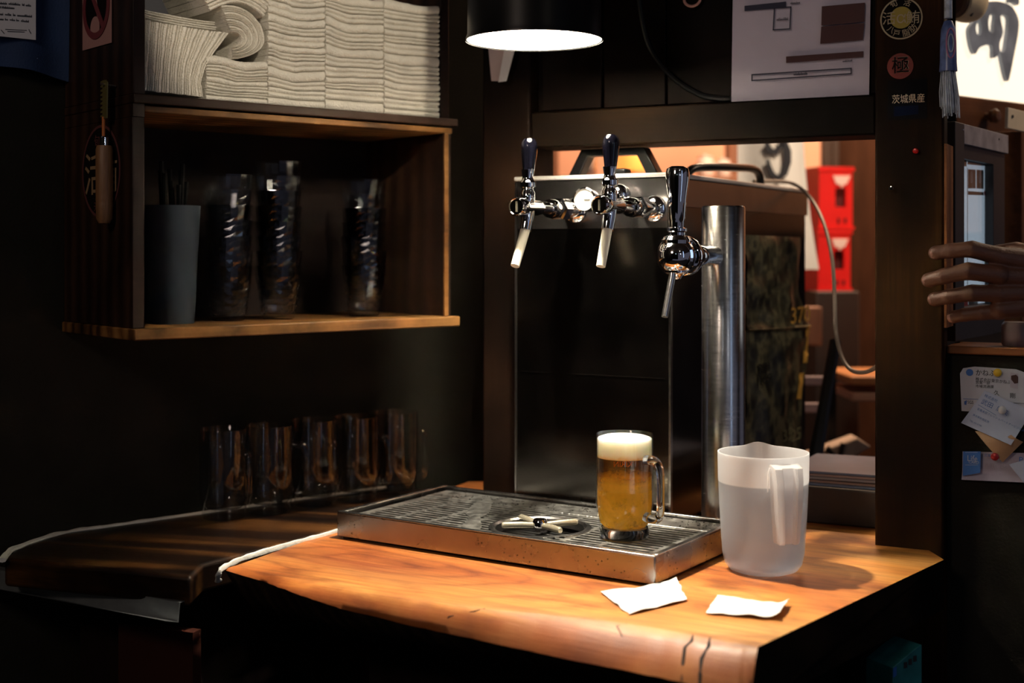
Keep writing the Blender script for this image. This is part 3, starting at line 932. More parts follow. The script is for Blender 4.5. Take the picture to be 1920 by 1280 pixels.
# water drops clinging to steel
random.seed(11)
dm = MB()
for i in range(90):
    r = random.uniform(0.0005, 0.0014)
    x = random.uniform(0.02, TL - 0.02) if i % 3 else random.gauss(0.30, 0.08); z = random.uniform(0.008, TH - 0.004)
    dm.lathe([(r, 0), (r * .8, r * .5), (0, r * .75)], 7, T(min(max(x, .02), TL - .02), 0, z) @ rotx(90))
for i in range(200):
    r = random.uniform(0.0006, 0.0016)
    dm.lathe([(r, 0), (r * .8, r * .45), (0, r * .65)], 7, T(random.uniform(0.03, TL - 0.02), random.uniform(gy1 + 0.003, TD - 0.014), GZ + 0.001))
for i in range(25):
    r = random.uniform(0.0006, 0.0013)
    dm.lathe([(r, 0), (r * .8, r * .5), (0, r * .75)], 7, T(TL, random.uniform(0.02, TD - 0.02), random.uniform(0.01, TH - 0.003)) @ roty(90))
o = dm.build('water_drops', solid_glass('water', ior=1.33), tr); o['kind'] = 'stuff'

# flat steel paddle lying on the grill
pix = [(240, 290), (300, 268), (345, 268), (375, 290), (365, 345), (330, 395), (280, 415), (277, 440), (290, 490), (270, 530), (190, 522), (110, 500), (150, 450), (185, 412), (150, 392), (190, 330), (222, 300)]
q = [G(840 + x / 4.571, 880 + y / 4.571, CTZ + GZ) for x, y in pix]
c = sum(q, Vector()) / len(q)
t = thing('foam_paddle', 'flat grey steel foam paddle lying across the drip grill', 'paddle', (c.x, c.y, CTZ + GZ))
MB().slab([(p.x - c.x, p.y - c.y) for p in q], 0.0004, 0.0020).build('blade', WETST, t, bevel=0.0004)

# ================================================================== BEER MUG
MUGH, MUGR = 0.150, 0.0415
SOLG = solid_glass('thick_glass', (0.98, 0.99, 0.98), 0.01)
THIN = thin_glass('clear_glass')


def beer_mat():
    m, nt, N, L, b = new_mat('lager')
    out = N['Material Output']; N.remove(b)
    tc = N.new('ShaderNodeTexCoord')
    sp = N.new('ShaderNodeSeparateXYZ'); L.new(tc.outputs['Object'], sp.inputs[0])
    n = N.new('ShaderNodeTexNoise'); n.inputs['Scale'].default_value = 38; n.inputs['Detail'].default_value = 7; n.inputs['Roughness'].default_value = 0.75
    L.new(tc.outputs['Object'], n.inputs[0])
    tl = N.new('ShaderNodeBsdfTranslucent'); tl.inputs[0].default_value = (1.0, 0.70, 0.12, 1)
    df = N.new('ShaderNodeBsdfDiffuse'); df.inputs[0].default_value = (1.0, 0.55, 0.05, 1)
    rf = N.new('ShaderNodeBsdfRefraction'); rf.inputs[0].default_value = (1.0, 0.66, 0.12, 1); rf.inputs['IOR'].default_value = 1.33; rf.inputs['Roughness'].default_value = 0.0
    tp = N.new('ShaderNodeBsdfTransparent'); tp.inputs[0].default_value = (0.80, 0.42, 0.06, 1)
    m1 = N.new('ShaderNodeMixShader'); m1.inputs[0].default_value = 0.45
    L.new(tl.outputs[0], m1.inputs[1]); L.new(df.outputs[0], m1.inputs[2])
    m2 = N.new('ShaderNodeMixShader')
    rp = ramp(N, [(0.40, (1, 1, 1)), (0.54, (0.90, 0.90, 0.90)), (0.64, (0.45, 0.45, 0.45))]); L.new(n.outputs[0], rp.inputs[0])
    cl_ = N.new('ShaderNodeMapRange'); cl_.inputs[1].default_value = 0.080; cl_.inputs[2].default_value = 0.094; cl_.inputs[3].default_value = 0.0; cl_.inputs[4].default_value = 0.92
    L.new(sp.outputs[2], cl_.inputs[0])
    ad = N.new('ShaderNodeMath'); ad.operation = 'SUBTRACT'; ad.use_clamp = True; L.new(rp.outputs[0], ad.inputs[0]); L.new(cl_.outputs[0], ad.inputs[1])
    inv = N.new('ShaderNodeMath'); inv.operation = 'SUBTRACT'; inv.inputs[0].default_value = 1.0; L.new(ad.outputs[0], inv.inputs[1])
    L.new(inv.outputs[0], m2.inputs[0]); L.new(m1.outputs[0], m2.inputs[1])
    m3 = N.new('ShaderNodeMixShader'); m3.inputs[0].default_value = 0.6
    c2_ = N.new('ShaderNodeMapRange'); c2_.inputs[1].default_value = 0.080; c2_.inputs[2].default_value = 0.092; c2_.inputs[3].default_value = 0.6; c2_.inputs[4].default_value = 1.0
    L.new(sp.outputs[2], c2_.inputs[0]); L.new(c2_.outputs[0], m3.inputs[0])
    L.new(rf.outputs[0], m3.inputs[1]); L.new(tp.outputs[0], m3.inputs[2])
    L.new(m3.outputs[0], m2.inputs[2])
    clr = N.new('ShaderNodeBsdfTransparent'); clr.inputs[0].default_value = (1, 1, 1, 1)
    m4 = N.new('ShaderNodeMixShader'); m4.inputs[0].default_value = 0.06
    L.new(m2.outputs[0], m4.inputs[1]); L.new(clr.outputs[0], m4.inputs[2])
    L.new(m4.outputs[0], out.inputs[0])
    return m


def foam_mat():
    m, nt, N, L, b = new_mat('beer_foam')
    tc = N.new('ShaderNodeTexCoord'); sp = N.new('ShaderNodeSeparateXYZ'); L.new(tc.outputs['Object'], sp.inputs[0])
    n = N.new('ShaderNodeTexNoise'); n.inputs['Scale'].default_value = 160; n.inputs['Detail'].default_value = 4
    L.new(tc.outputs['Object'], n.inputs[0])
    a = N.new('ShaderNodeMath'); a.operation = 'MULTIPLY_ADD'; a.inputs[1].default_value = 0.010; L.new(n.outputs[0], a.inputs[0]); L.new(sp.outputs[2], a.inputs[2])
    mr = N.new('ShaderNodeMapRange'); mr.inputs[1].default_value = 0.116; mr.inputs[2].default_value = 0.128; L.new(a.outputs[0], mr.inputs[0])
    cr = ramp(N, [(0.0, (0.60, 0.24, 0.03)), (0.35, (0.80, 0.50, 0.16)), (0.8, (0.93, 0.86, 0.68)), (1, (0.95, 0.92, 0.82))]); L.new(mr.outputs[0], cr.inputs[0])
    L.new(cr.outputs[0], b.inputs['Base Color'])
    b.inputs['Roughness'].default_value = 0.6
    b.inputs['Subsurface Weight'].default_value = 0.9; b.inputs['Subsurface Radius'].default_value = (0.045, 0.036, 0.022); b.inputs['Subsurface Scale'].default_value = 1.0
    return m


MUGPROF_OUT = [(0.0, 0.0), (0.0345, 0.0), (0.0365, 0.003), (0.0365, 0.010), (0.0375, 0.020), (0.0398, 0.032), (0.0415, 0.050), (0.0415, 0.148), (0.0408, 0.150)]
MUGPROF_IN = [(0.0398, 0.1485), (0.0393, 0.05), (0.0376, 0.034), (0.035, 0.022), (0.030, 0.0165), (0.0, 0.015)]


def mug_glass(parent, gm, hm, handle_dir, side=1):
    MB().lathe(MUGPROF_OUT + MUGPROF_IN, 48).build('glass_body', gm, parent, ang=50)
    pts = [(0.0400, 0.116), (0.050, 0.1165), (0.0585, 0.113), (0.0640, 0.102), (0.0655, 0.085), (0.0655, 0.060), (0.0650, 0.045), (0.0605, 0.0355), (0.052, 0.033), (0.0395, 0.035)]
    c_, s_ = math.cos(R(handle_dir)), math.sin(R(handle_dir))
    q = resample([Vector((c_ * r, s_ * r, z)) for r, z in pts], 30)
    rad = [0.0075 + 0.0012 * math.cos(i / 30 * 2 * math.pi) for i in range(31)]
    MB().tube(q, rad, 12, sy=0.8).build('handle', hm, parent)


mc = G(1171, 1007, CTZ + GZ)
mg = thing('beer_mug', 'full glass mug of golden beer with white foam on the tray', 'mug', (mc.x, mc.y, CTZ + GZ + 0.0002))
mug_glass(mg, THIN, SOLG, -44)
MB().lathe([(0, 0.0150), (0.0302, 0.0167), (0.0352, 0.0222), (0.0378, 0.0342), (0.0394, 0.050), (0.0394, 0.1165), (0, 0.1165)], 48).build('beer', beer_mat(), mg, ang=50)
random.seed(5)
fm = MB(); n = 48
fm.lathe([(0, 0.1162), (0.0394, 0.1162), (0.0394, 0.1425), (0.0375, 0.1445), (0.03, 0.147), (0.015, 0.1475), (0, 0.147)], 48)
fm.build('foam', foam_mat(), mg)
fill_base = MB().lathe([(0, 0.001), (0.034, 0.001), (0.0355, 0.004), (0.0355, 0.011), (0.034, 0.0155), (0.0, 0.0145)], 40).build('thick_base', SOLG, mg)
# maker's lettering on the far side of the glass, seen through the beer
ORINK = scatter('orange_print', (1.0, 0.46, 0.10), trans=0.5, rough=0.5, clear=0.0)
base_dir = math.atan2(-mc.y, -mc.x)   # towards the camera
far = base_dir + math.pi


def bend(r, z, ang0):
    def f(co):
        th = ang0 + co.x / r      # reads correctly from outside at the far side
        return Vector((r * math.cos(th), r * math.sin(th), z + co.y))
    return f


o = text('lettering', 'KIRIN', 0.0115, ORINK, mg, 0, 0, 0, xf=bend(0.0419, 0.0985, far + 0.06))

# ================================================================== PITCHER
pc = G(1431, 1068)
ptc = thing('water_jug', 'frosted plastic water jug two thirds full on the counter', 'jug', (pc.x, pc.y, CTZ))
PLAS = scatter('frosted_plastic', (0.95, 0.95, 0.95), trans=0.55, rough=0.35, clear=0.22)
PLASB = scatter('wetted_frosted_plastic', (0.94, 0.95, 0.97), trans=0.55, rough=0.35, clear=0.22)
_n = PLASB.node_tree; _N = _n.nodes; _tc = _N.new('ShaderNodeTexCoord'); _sp = _N.new('ShaderNodeSeparateXYZ'); _n.links.new(_tc.outputs['Object'], _sp.inputs[0])
_mr = _N.new('ShaderNodeMapRange'); _mr.inputs[1].default_value = 0.1245; _mr.inputs[2].default_value = 0.1265; _mr.inputs[3].default_value = 0.66; _mr.inputs[4].default_value = 0.20
_n.links.new(_sp.outputs[2], _mr.inputs[0])
_mx = [x for x in _N if x.type == 'MIX_SHADER'][-1]; _n.links.new(_mr.outputs[0], _mx.inputs[0])
PH = 0.1665
oprof = [(0, 0.0015), (0.040, 0.0), (0.048, 0.003), (0.054, 0.011), (0.0572, 0.026), (0.0590, 0.05), (0.0612, 0.09), (0.0628, 0.125), (0.0632, 0.128), (0.0638, PH)]
iprof = [(0.0622, PH), (0.0616, 0.128), (0.0594, 0.09), (0.0573, 0.05), (0.0555, 0.026), (0.0523, 0.0125), (0.046, 0.006), (0, 0.0045)]
n = 64
sp_dir = math.atan2(pc.y, pc.x) + 0.10    # spout away from the camera
vs = []; fs = []; rws = []
for r, z in oprof + iprof:
    if r == 0:
        rws.append([len(vs)] * n); vs.append((0, 0, z)); continue
    rw = []
    for k in range(n):
        t_ = 2 * math.pi * k / n
        dlt = (t_ - sp_dir + math.pi) % (2 * math.pi) - math.pi
        lip = math.exp(-(dlt / 0.22) ** 2) * max(0, (z - 0.115) / (PH - 0.115))
        rr = r + 0.016 * lip
        rw.append(len(vs)); vs.append((rr * math.cos(t_), rr * math.sin(t_), z + 0.003 * lip))
    rws.append(rw)
for i in range(len(rws) - 1):
    for k in range(n):
        q = [rws[i][k], rws[i][(k + 1) % n], rws[i + 1][(k + 1) % n], rws[i + 1][k]]
        q = list(dict.fromkeys(q))
        if len(q) > 2: fs.append(tuple(q))
MB().add(vs, fs).build('body', PLASB, ptc, ang=50)
WZ = 0.126
WATER = mat('water_seen_through_plastic', (0.10, 0.12, 0.15), rough=0.15, var=0.0)
wm, nt, N_, L2, b_ = new_mat('jug_water')
b_.inputs['Base Color'].default_value = (0.70, 0.80, 0.92, 1); b_.inputs['Transmission Weight'].default_value = 1.0; b_.inputs['IOR'].default_value = 1.33; b_.inputs['Roughness'].default_value = 0.25
MB().lathe([(0, 0.0050), (0.0455, 0.0065), (0.0518, 0.0130), (0.055, 0.0265), (0.0568, 0.05), (0.0590, 0.09), (0.0608, WZ), (0, WZ)], 48).build('water', wm, ptc, ang=50)
# channel handle on the camera side
hd = math.degrees(math.atan2(-pc.y, -pc.x)) + 26
HM = rotz(hd + 90)        # local -y outward ... turned so that local x is tangent
hx = 0.0205
m = MB()
prof_h = []
for k, (x, y) in enumerate(((-1, 0.0), (-1, 1), (-0.55, 1.12), (-0.42, 0.75), (0.42, 0.75), (0.55, 1.12), (1, 1), (1, 0.0))):
    prof_h.append((x, y))
vs = []; fs = []
secs = [(PH - 0.008, 0.0205, 0.004, 0.0615), (PH - 0.012, 0.0205, 0.017, 0.0615), (PH - 0.03, 0.0198, 0.021, 0.061), (PH - 0.07, 0.0180, 0.021, 0.061), (0.056, 0.0150, 0.020, 0.061), (0.052, 0.0140, 0.018, 0.061)]
for (z, hw, dp, r0) in secs:
    for (x, y) in prof_h: vs.append((x * hw, -(r0 + y * dp), z))
    for (x, y) in reversed(prof_h): vs.append((x * hw * 0.86, -(r0 + max(y * dp - 0.0018, -0.001)), z))
k2 = 16
for i in range(len(secs) - 1):
    for k in range(k2):
        fs.append((i * k2 + k, i * k2 + (k + 1) % k2, (i + 1) * k2 + (k + 1) % k2, (i + 1) * k2 + k))
for i in (0, len(secs) - 1):
    for k in range(7):
        fs.append((i * k2 + k, i * k2 + k + 1, i * k2 + 14 - k, i * k2 + 15 - k))
m.add(vs, fs, HM)
m.build('handle', scatter('clear_frosted_plastic', (0.93, 0.93, 0.94), trans=0.5, rough=0.3, clear=0.42), ptc, ang=50)
q = [HM @ Vector((-0.0205, -0.0635, PH - 0.012)), HM @ Vector((-0.0235, -0.0645, PH - 0.02)), HM @ Vector((-0.0245, -0.0640, PH - 0.045))]
MB().tube(q, [0.0016, 0.0014, 0.0007], 8).build('handle_rib', PLAS, ptc)

# ================================================================== NAPKINS

def napkin(pix, label, bumpf, seed):
    q = [G(x, y) for x, y in pix]
    c = sum(q, Vector()) / 4

    def f(u, v):
        p = (q[0] * (1 - u) + q[1] * u) * (1 - v) + (q[3] * (1 - u) + q[2] * u) * v
        h = bumpf(u, v) + 0.0016 * mnoise.noise(Vector((u * 4, v * 4, seed))) + 0.0018
        e = 0.003 * mnoise.noise(Vector((u * 6, v * 6, seed + 9)))
        return (p.x - c.x + e, p.y - c.y + e, h)
    o = MB().sheet(f, 22, 16, 0.0006).build('paper_napkin', NAPK)
    o.location = c
    return tag(o, label, 'napkin', )


napkin([(1180, 1154), (1288, 1128), (1268, 1098), (1126, 1112)], 'crumpled white tissue with a lifted corner by the tray corner',
       lambda u, v: 0.022 * max(0, u - .55) ** 1.3 * max(0, v * 1.2 - 0.1) + 0.002 * abs(math.sin(u * 7)), 2)
napkin([(1324, 1152), (1460, 1164), (1480, 1136), (1345, 1121)], 'flat folded white tissue with a curled end in front of the jug',
       lambda u, v: 0.006 * max(0, (u - .8) / .2) ** 2 + 0.0022 * abs(math.sin(v * 5 + u * 2)), 6)

# ================================================================== BEER MACHINE
MX = Plane(0.0063, 2.252, -30)
MW, MD, MH = 0.282, 0.70, 0.5715
mach = thing('beer_dispenser', 'tall stainless beer cooling cabinet with two taps standing behind the tray', 'dispenser', (MX.x, MX.y, CTZ), -30)
m = MB()
m.box(0.002, MW - 0.002, 0.003, MD, 0.012, MH - 0.004)
m.build('body', STEELD, mach, bevel=0.004)
MB().box(0.0, MW, 0.0, 0.0029, 0.014, MH - 0.006).build('front_panel', STEELD, mach, bevel=0.001)
MB().box(-0.001, 0.002, -0.0015, 0.006, 0.012, MH - 0.006).box(MW - 0.002, MW + 0.0015, -0.0015, 0.006, 0.012, MH - 0.006).build('corner_trim', STEEL, mach)
MB().box(-0.002, MW + 0.003, -0.003, MD + 0.002, MH - 0.004, MH + 0.003).build('lid', mat('lid_edge_steel', (0.80, 0.79, 0.76), rough=0.45, metal=0.35, var=0.05), mach, bevel=0.0018)
for x in (0.02, MW - 0.02):
    for y in (0.03, MD - 0.03):
        MB().lathe([(0, 0), (0.012, 0), (0.012, 0.012), (0, 0.012)], 12, T(x, y, 0)).build('foot', BLACKP, mach)
MB().box(MW - 0.001, MW + 0.0018, 0.006, MD, MH - 0.050, MH - 0.006).box(0.004, MW - 0.004, -0.0012, 0.0, MH - 0.085, MH - 0.006).build('top_band', mat('band_steel', (0.42, 0.40, 0.39), rough=0.24, metal=1.0, var=0.1), mach)
# scuffed rails: a horizontal crease on the front
MB().box(0.01, MW - 0.008, -0.0012, 0.0, 0.246, 0.2475).build('front_crease', STEELD, mach)


def carry_handle(x0, x1, y, h, wd, parent, slope=0.028):
    """trapezoid handle across x"""
    pts = [(x0, MH + 0.003), (x0 + slope, MH + 0.003 + h), (x1 - slope, MH + 0.003 + h), (x1, MH + 0.003)]
    inn = [(x0 + 0.022, MH + 0.003), (x0 + slope + 0.014, MH + 0.003 + h - 0.012), (x1 - slope - 0.014, MH + 0.003 + h - 0.012), (x1 - 0.022, MH + 0.003)]
    m = MB(); vs = []; fs = []
    for yy in (y, y + wd):
        for p in pts + inn: vs.append((p[0], yy, p[1]))
    for k in range(3):
        fs.append((k, k + 1, 4 + k + 1, 4 + k)); fs.append((8 + k, 12 + k, 12 + k + 1, 8 + k + 1))
        fs.append((k, 8 + k, 8 + k + 1, k + 1)); fs.append((4 + k, 4 + k + 1, 12 + k + 1, 12 + k))
    fs += [(0, 4, 12, 8), (3, 11, 15, 7)]
    return m.add(vs, fs).build('carry_handle', BLACKP, parent, bevel=0.002)


xa = MX.uv(1062, 325, 0.10)[0]; xb = MX.uv(1236, 325, 0.10)[0]
carry_handle(xa, xb, 0.10, 0.050, 0.026, mach)
# second handle along the right side
pts = []
for px, py, y in ((1284, 326, .16), (1300, 316, .18), (1340, 313, .24), (1385, 314, .33), (1425, 317, .42), (1436, 330, .45), (1438, 350, .455)):
    a, z = MX.uv(px, py, y)
    pts.append((min(a, MW - 0.012), y, z - CTZ))
pts[0] = (pts[0][0], pts[0][1], MH + 0.002); pts[-1] = (pts[-1][0], pts[-1][1], MH + 0.002)
MB().tube(resample([Vector(p) for p in pts], 24), 0.0075, 10).build('side_handle', BLACKP, mach)
# square knob behind the middle tap
a, z = MX.uv(1160, 322, 0.06)
MB().box(a - 0.012, a + 0.012, 0.06, 0.085, MH + 0.003, MH + 0.016).build('lid_catch', BLACKP, mach, bevel=0.003)

tz = 0.067 + 0.45   # tap axis height over the counter
# gauge + chrome dome
YM = rotx(90)       # lathe axis z -> -y


def disc(cx_, cz_, prof, name, m, parent, n=28):
    return MB().lathe(prof, n, T(cx_, 0, cz_) @ YM).build(name, m, parent)


gx, gz = MX.uv(1096, 374, -0.035); gz -= CTZ
gp = disc(gx, gz, [(0, 0.0), (0.007, 0.0), (0.007, 0.015), (0.019, 0.018), (0.020, 0.022), (0.020, 0.036), (0.0178, 0.037), (0.0178, 0.0345), (0, 0.0345)], 'pressure_gauge', CHROME, mach)
disc(gx, gz, [(0, 0.0346), (0.0177, 0.0346), (0.0177, 0.0352), (0, 0.0352)], 'gauge_dial', mat('dial_cream', (0.42, 0.41, 0.36), rough=0.5), gp)
MB().box(gx - 0.0008, gx + 0.010, -0.0364, -0.0354, gz - 0.0006, gz + 0.0006, ).build('gauge_needle', INK, gp)
dx, dz = MX.uv(1156, 366, -0.03); dz -= CTZ
disc(dx, dz, [(0, 0), (0.008, 0), (0.008, 0.012), (0.018, 0.014), (0.0185, 0.026), (0.015, 0.033), (0.008, 0.037), (0, 0.038)], 'regulator_knob', CHROME, mach)


def machine_tap(ax, label_like, slant=0.026):
    """a tap whose axis leaves the front at x = ax"""
    p = MB()
    fl = disc(ax, tz, [(0, 0), (0.020, 0.0), (0.0205, 0.006), (0.017, 0.010), (0.0125, 0.012), (0.0125, 0.030), (0.010, 0.034), (0.010, 0.130), (0, 0.130)], 'tap_shank', CHROME, mach)
    # hexagonal coupling nut
    MB().lathe([(0, 0.040), (0.0165, 0.040), (0.019, 0.044), (0.019, 0.066), (0.0165, 0.070), (0, 0.070)], 6, T(ax, 0, tz) @ YM).build('coupling_nut', CHROME, fl, smooth=False)
    disc(ax, tz, [(0, 0.074), (0.0145, 0.076), (0.016, 0.084), (0.0145, 0.094), (0, 0.096)], 'shank_collar', CHROME, fl)
    # tap body: horizontal barrel with round end cap
    bd = disc(ax, tz, [(0, 0.125), (0.0105, 0.125), (0.0125, 0.135), (0.0125, 0.175), (0.0145, 0.180), (0.0145, 0.196), (0.0125, 0.200), (0.0115, 0.198), (0, 0.1975)], 'tap_body', CHROME, mach)
    MB().box(ax - 0.001, ax + 0.001, -0.1995, -0.197, tz - 0.008, tz + 0.008).build('cap_slot', BRASSY, bd)
    yh = -0.163
    Mh = T(ax, yh, tz)
    MB().lathe([(0, 0.004), (0.0105, 0.004), (0.0115, 0.012), (0.0115, 0.022), (0.009, 0.026), (0.009, 0.029), (0.0125, 0.031), (0.0125, 0.038), (0.0095, 0.041), (0.0085, 0.046), (0.0105, 0.058), (0, 0.058)], 20, Mh).build('lever_base', CHROME, bd)
    MB().lathe([(0, 0.047), (0.0078, 0.047), (0.0085, 0.052), (0.0122, 0.082), (0.0128, 0.092), (0.0118, 0.100), (0.008, 0.1055), (0, 0.107)], 24, Mh @ rotx(-1) @ roty(1)).build('tap_lever', GLOSSB, bd)
    MB().tube([(ax, yh, tz - 0.004), (ax, yh - 0.002, tz - 0.018), (ax, yh - 0.008, tz - 0.036)], [0.0115, 0.0105, 0.0095], 16).build('spout_stub', CHROME, bd)
    MB().tube([(ax, yh - 0.0075, tz - 0.034), (ax, yh - 0.0075 - slant * .5, tz - 0.062), (ax, yh - 0.0075 - slant, tz - 0.090)], [0.0075, 0.0073, 0.0068], 14).build('spout_sleeve', WHITEP, bd)
    return bd


machine_tap(0.1150, 'a', 0.032)
machine_tap(0.2545, 'b', 0.022)

# printed olive sheet hung on the machine side
SHEETM, nt, N_, L2, b_ = new_mat('olive_printed_film')
tc = N_.new('ShaderNodeTexCoord'); mp = N_.new('ShaderNodeMapping'); mp.inputs['Scale'].default_value = (1, 14, 14); L2.new(tc.outputs['Object'], mp.inputs[0])
vo = N_.new('ShaderNodeTexVoronoi'); vo.distance = 'CHEBYCHEV'; vo.inputs['Scale'].default_value = 2.0; L2.new(mp.outputs[0], vo.inputs[0])
no = N_.new('ShaderNodeTexNoise'); no.inputs['Scale'].default_value = 60; no.inputs['Detail'].default_value = 6; L2.new(tc.outputs['Object'], no.inputs[0])
mm = N_.new('ShaderNodeMath'); mm.operation = 'MULTIPLY'; L2.new(vo.outputs['Distance'], mm.inputs[0]); L2.new(no.outputs[0], mm.inputs[1])
cr = ramp(N_, [(0.08, (0.012, 0.012, 0.008)), (0.20, (0.055, 0.056, 0.032)), (0.34, (0.15, 0.145, 0.08)), (0.5, (0.02, 0.02, 0.012))])
L2.new(mm.outputs[0], cr.inputs[0]); L2.new(cr.outputs[0], b_.inputs['Base Color']); b_.inputs['Roughness'].default_value = 0.35
sheet_t = thing('printed_bag', 'crinkled dark olive printed bag hung on the machine side', 'bag', (MX.w(MW, 0, 0).x, MX.w(MW, 0, 0).y, CTZ), -30)
SP = Plane(MX.w(MW + 0.006, 0, 0).x, MX.w(MW + 0.006, 0, 0).y, 60)


def sidept(px, py):
    """pixel on the machine's right side -> (local y, z over counter)"""
    a, z = SP.uv(px, py)
    return a, z - CTZ


outl = [(1398, 455), (1515, 460), (1505, 540), (1497, 590), (1519, 628), (1512, 690), (1503, 745), (1498, 840)]
colL = [(1398, y) for y in (440, 500, 560, 610, 632, 690, 745, 850)]
colR = [(1500, 445), (1498, 490), (1497, 540), (1510, 600), (1520, 630), (1511, 690), (1502, 745), (1497, 850)]
Lq = [Vector((*sidept(x, y), 0)) for x, y in colL]; Rq = [Vector((*sidept(x, y), 0)) for x, y in colR]
for p in Lq: p.x = max(p.x, 0.095)
for p in Rq: p.x = min(p.x, 0.69)
Ls = resample(Lq, 40); Rs = resample(Rq, 40)


def bag(u, v):
    k = v * 40; i = min(int(k), 39); f = k - i
    l = Ls[i].lerp(Ls[i + 1], f); r = Rs[i].lerp(Rs[i + 1], f)
    p = l.lerp(r, u)
    b = 0.006 + 0.010 * math.sin(math.pi * u) * (0.5 + v * .5) + 0.006 * mnoise.noise(Vector((u * 5, v * 9, 2))) + 0.005 * abs(mnoise.noise(Vector((u * 3 + v * 4, v * 12 - u * 3, 7))))
    if abs(v - 0.47) < 0.05: b += 0.006 * (1 - abs(v - .47) / .05)
    return (max(b, 0.0025), p.x, p.y)


MB().sheet(bag, 24, 48, 0.0012).build('film', SHEETM, sheet_t, ang=70)
YEL = mat('yellow_ochre_print', (0.75, 0.44, 0.08), rough=0.5, var=0.3, ns=60)
PALY = mat('pale_khaki_print', (0.42, 0.33, 0.18), rough=0.5, var=0.4, ns=80)


def bagstrip(u0, u1, v0, v1, name, m, n=(3, 14)):
    def f(u, v):
        uu = u0 + (u1 - u0) * u; vv = v0 + (v1 - v0) * v
        p = Vector(bag(uu, vv)); p.x += 0.0018
        return p
    return MB().sheet(f, n[0], n[1], 0.0004).build(name, m, sheet_t, ang=70)


bagstrip(0.90, 0.999, 0.47, 0.57, 'yellow_edge', YEL)
bagstrip(0.95, 0.999, 0.57, 0.66, 'yellow_edge', YEL)
bagstrip(0.90, 0.97, 0.64, 0.69, 'yellow_edge', YEL)
bagstrip(0.86, 0.96, 0.74, 0.86, 'yellow_edge', YEL)
bagstrip(0.70, 0.98, 0.462, 0.48, 'pale_fold', PALY)
bagstrip(0.0, 0.70, 0.468, 0.474, 'pale_fold', PALY, (10, 2))


def bagtext(s, u, v, size, m):
    p0 = Vector(bag(u, v))
    def f(co):
        return Vector((p0.x + 0.004 + co.z, p0.y + co.x * 1.9, p0.z + co.y))
    return text('lettering', s, size, m, sheet_t, 0, 0, 0, xf=f)


BLK = mat('black_print', (0.006, 0.006, 0.005), rough=0.5, var=0)
OLV = mat('olive_print', (0.20, 0.21, 0.11), rough=0.5, var=0.2)
bagtext('370', 0.86, 0.40, 0.045, YEL)
bagtext('371', 0.22, 0.715, 0.026, BLK)
bagtext('169', 0.22, 0.775, 0.026, BLK)
bagtext('35', 0.62, 0.945, 0.034, OLV)
bagtext('25', 0.82, 0.945, 0.034, OLV)

# cable over the machine and down to the pillar
pts = [MX.w(MW - 0.03, 0.47, CTZ + MH + 0.010), MX.w(MW + 0.0, 0.60, CTZ + MH + 0.012), P(1520, 372, 2.62), P(1545, 420, 2.52), P(1560, 485, 2.42), P(1565, 560, 2.36), P(1567, 620, 2.32), P(1577, 665, 2.28), P(1594, 692, 2.24), P(1618, 698, 2.2), P(1640, 690, 2.16), P(1652, 676, 2.14)]
o = MB().tube(resample(pts, 70), 0.0036, 8).build('power_cable', mat('grey_cable', (0.30, 0.25, 0.20), rough=0.5)); tag(o, 'thin grey cable looping from the machine lid to the pillar', 'cable')

# ================================================================== BEER COLUMN
CX, CY = 0.336, 2.12
col = thing('tap_column', 'round brushed steel beer column with one chrome tap beside the machine', 'beer tower', (CX, CY, CTZ), -33.4)
CR, CH = 0.0345, 0.521
MB().lathe([(0, 0.008), (CR, 0.008), (CR, CH - 0.003), (CR - 0.002, CH), (0, CH)], 64).build('column', STEEL, col)
MB().lathe([(0, 0), (0.046, 0), (0.046, 0.006), (0.043, 0.009), (CR, 0.010), (0, 0.010)], 48).build('base_flange', STEEL, col)
cz = CTZ * 0 + 0.45 - 0.008
SB = -0.167
bodyb = MB().lathe([(0, -0.0285)] + [(0.0285 * math.cos(R(a)), 0.0285 * math.sin(R(a))) for a in range(-75, 90, 15)] + [(0, 0.0285)], 40, T(0, SB, cz)).build('tap_ball', CHROME, col)
MB().lathe([(0, 0), (0.0275, 0), (0.0302, 0.003), (0.0302, 0.009), (0.0275, 0.012), (0, 0.012)], 40, T(0, SB, cz) @ rotz(0) @ YM @ T(0, 0, -0.004)).build('tap_ring', CHROME, bodyb)
MB().lathe([(0.0225, -0.012), (0.0300, -0.009), (0.0315, 0.0), (0.0295, 0.006), (0.0215, 0.010), (0, 0.010), (0, -0.012)], 36, T(0, SB, cz) @ YM @ T(0, 0, -0.022)).build('shank_flange', CHROME, bodyb)
MB().lathe([(0, 0.030), (0.0135, 0.030), (0.0150, 0.034), (0.0150, 0.056), (0.0165, 0.060), (0.0165, 0.085), (0.0175, 0.088), (0.0175, 0.106), (0.0155, 0.110), (0.0155, 0.150), (0, 0.150)], 32, T(0, 0, cz) @ YM).build('tap_shank', CHROME, col)
Mb = T(0, SB, cz) @ rotx(-2)
MB().lathe([(0, 0.018), (0.0215, 0.018), (0.0225, 0.0235), (0.019, 0.029), (0.013, 0.031), (0.013, 0.035), (0.0155, 0.037), (0.0155, 0.041), (0.011, 0.043), (0, 0.043)], 32, Mb).build('lever_collar', CHROME, bodyb)
MB().lathe([(0, 0.040), (0.0105, 0.040), (0.0108, 0.052), (0.0118, 0.054), (0.0140, 0.085), (0.0175, 0.112), (0.0178, 0.124), (0.0162, 0.130), (0.010, 0.1335), (0, 0.134)], 10 * 4, Mb).build('tap_lever', CHROME, bodyb)
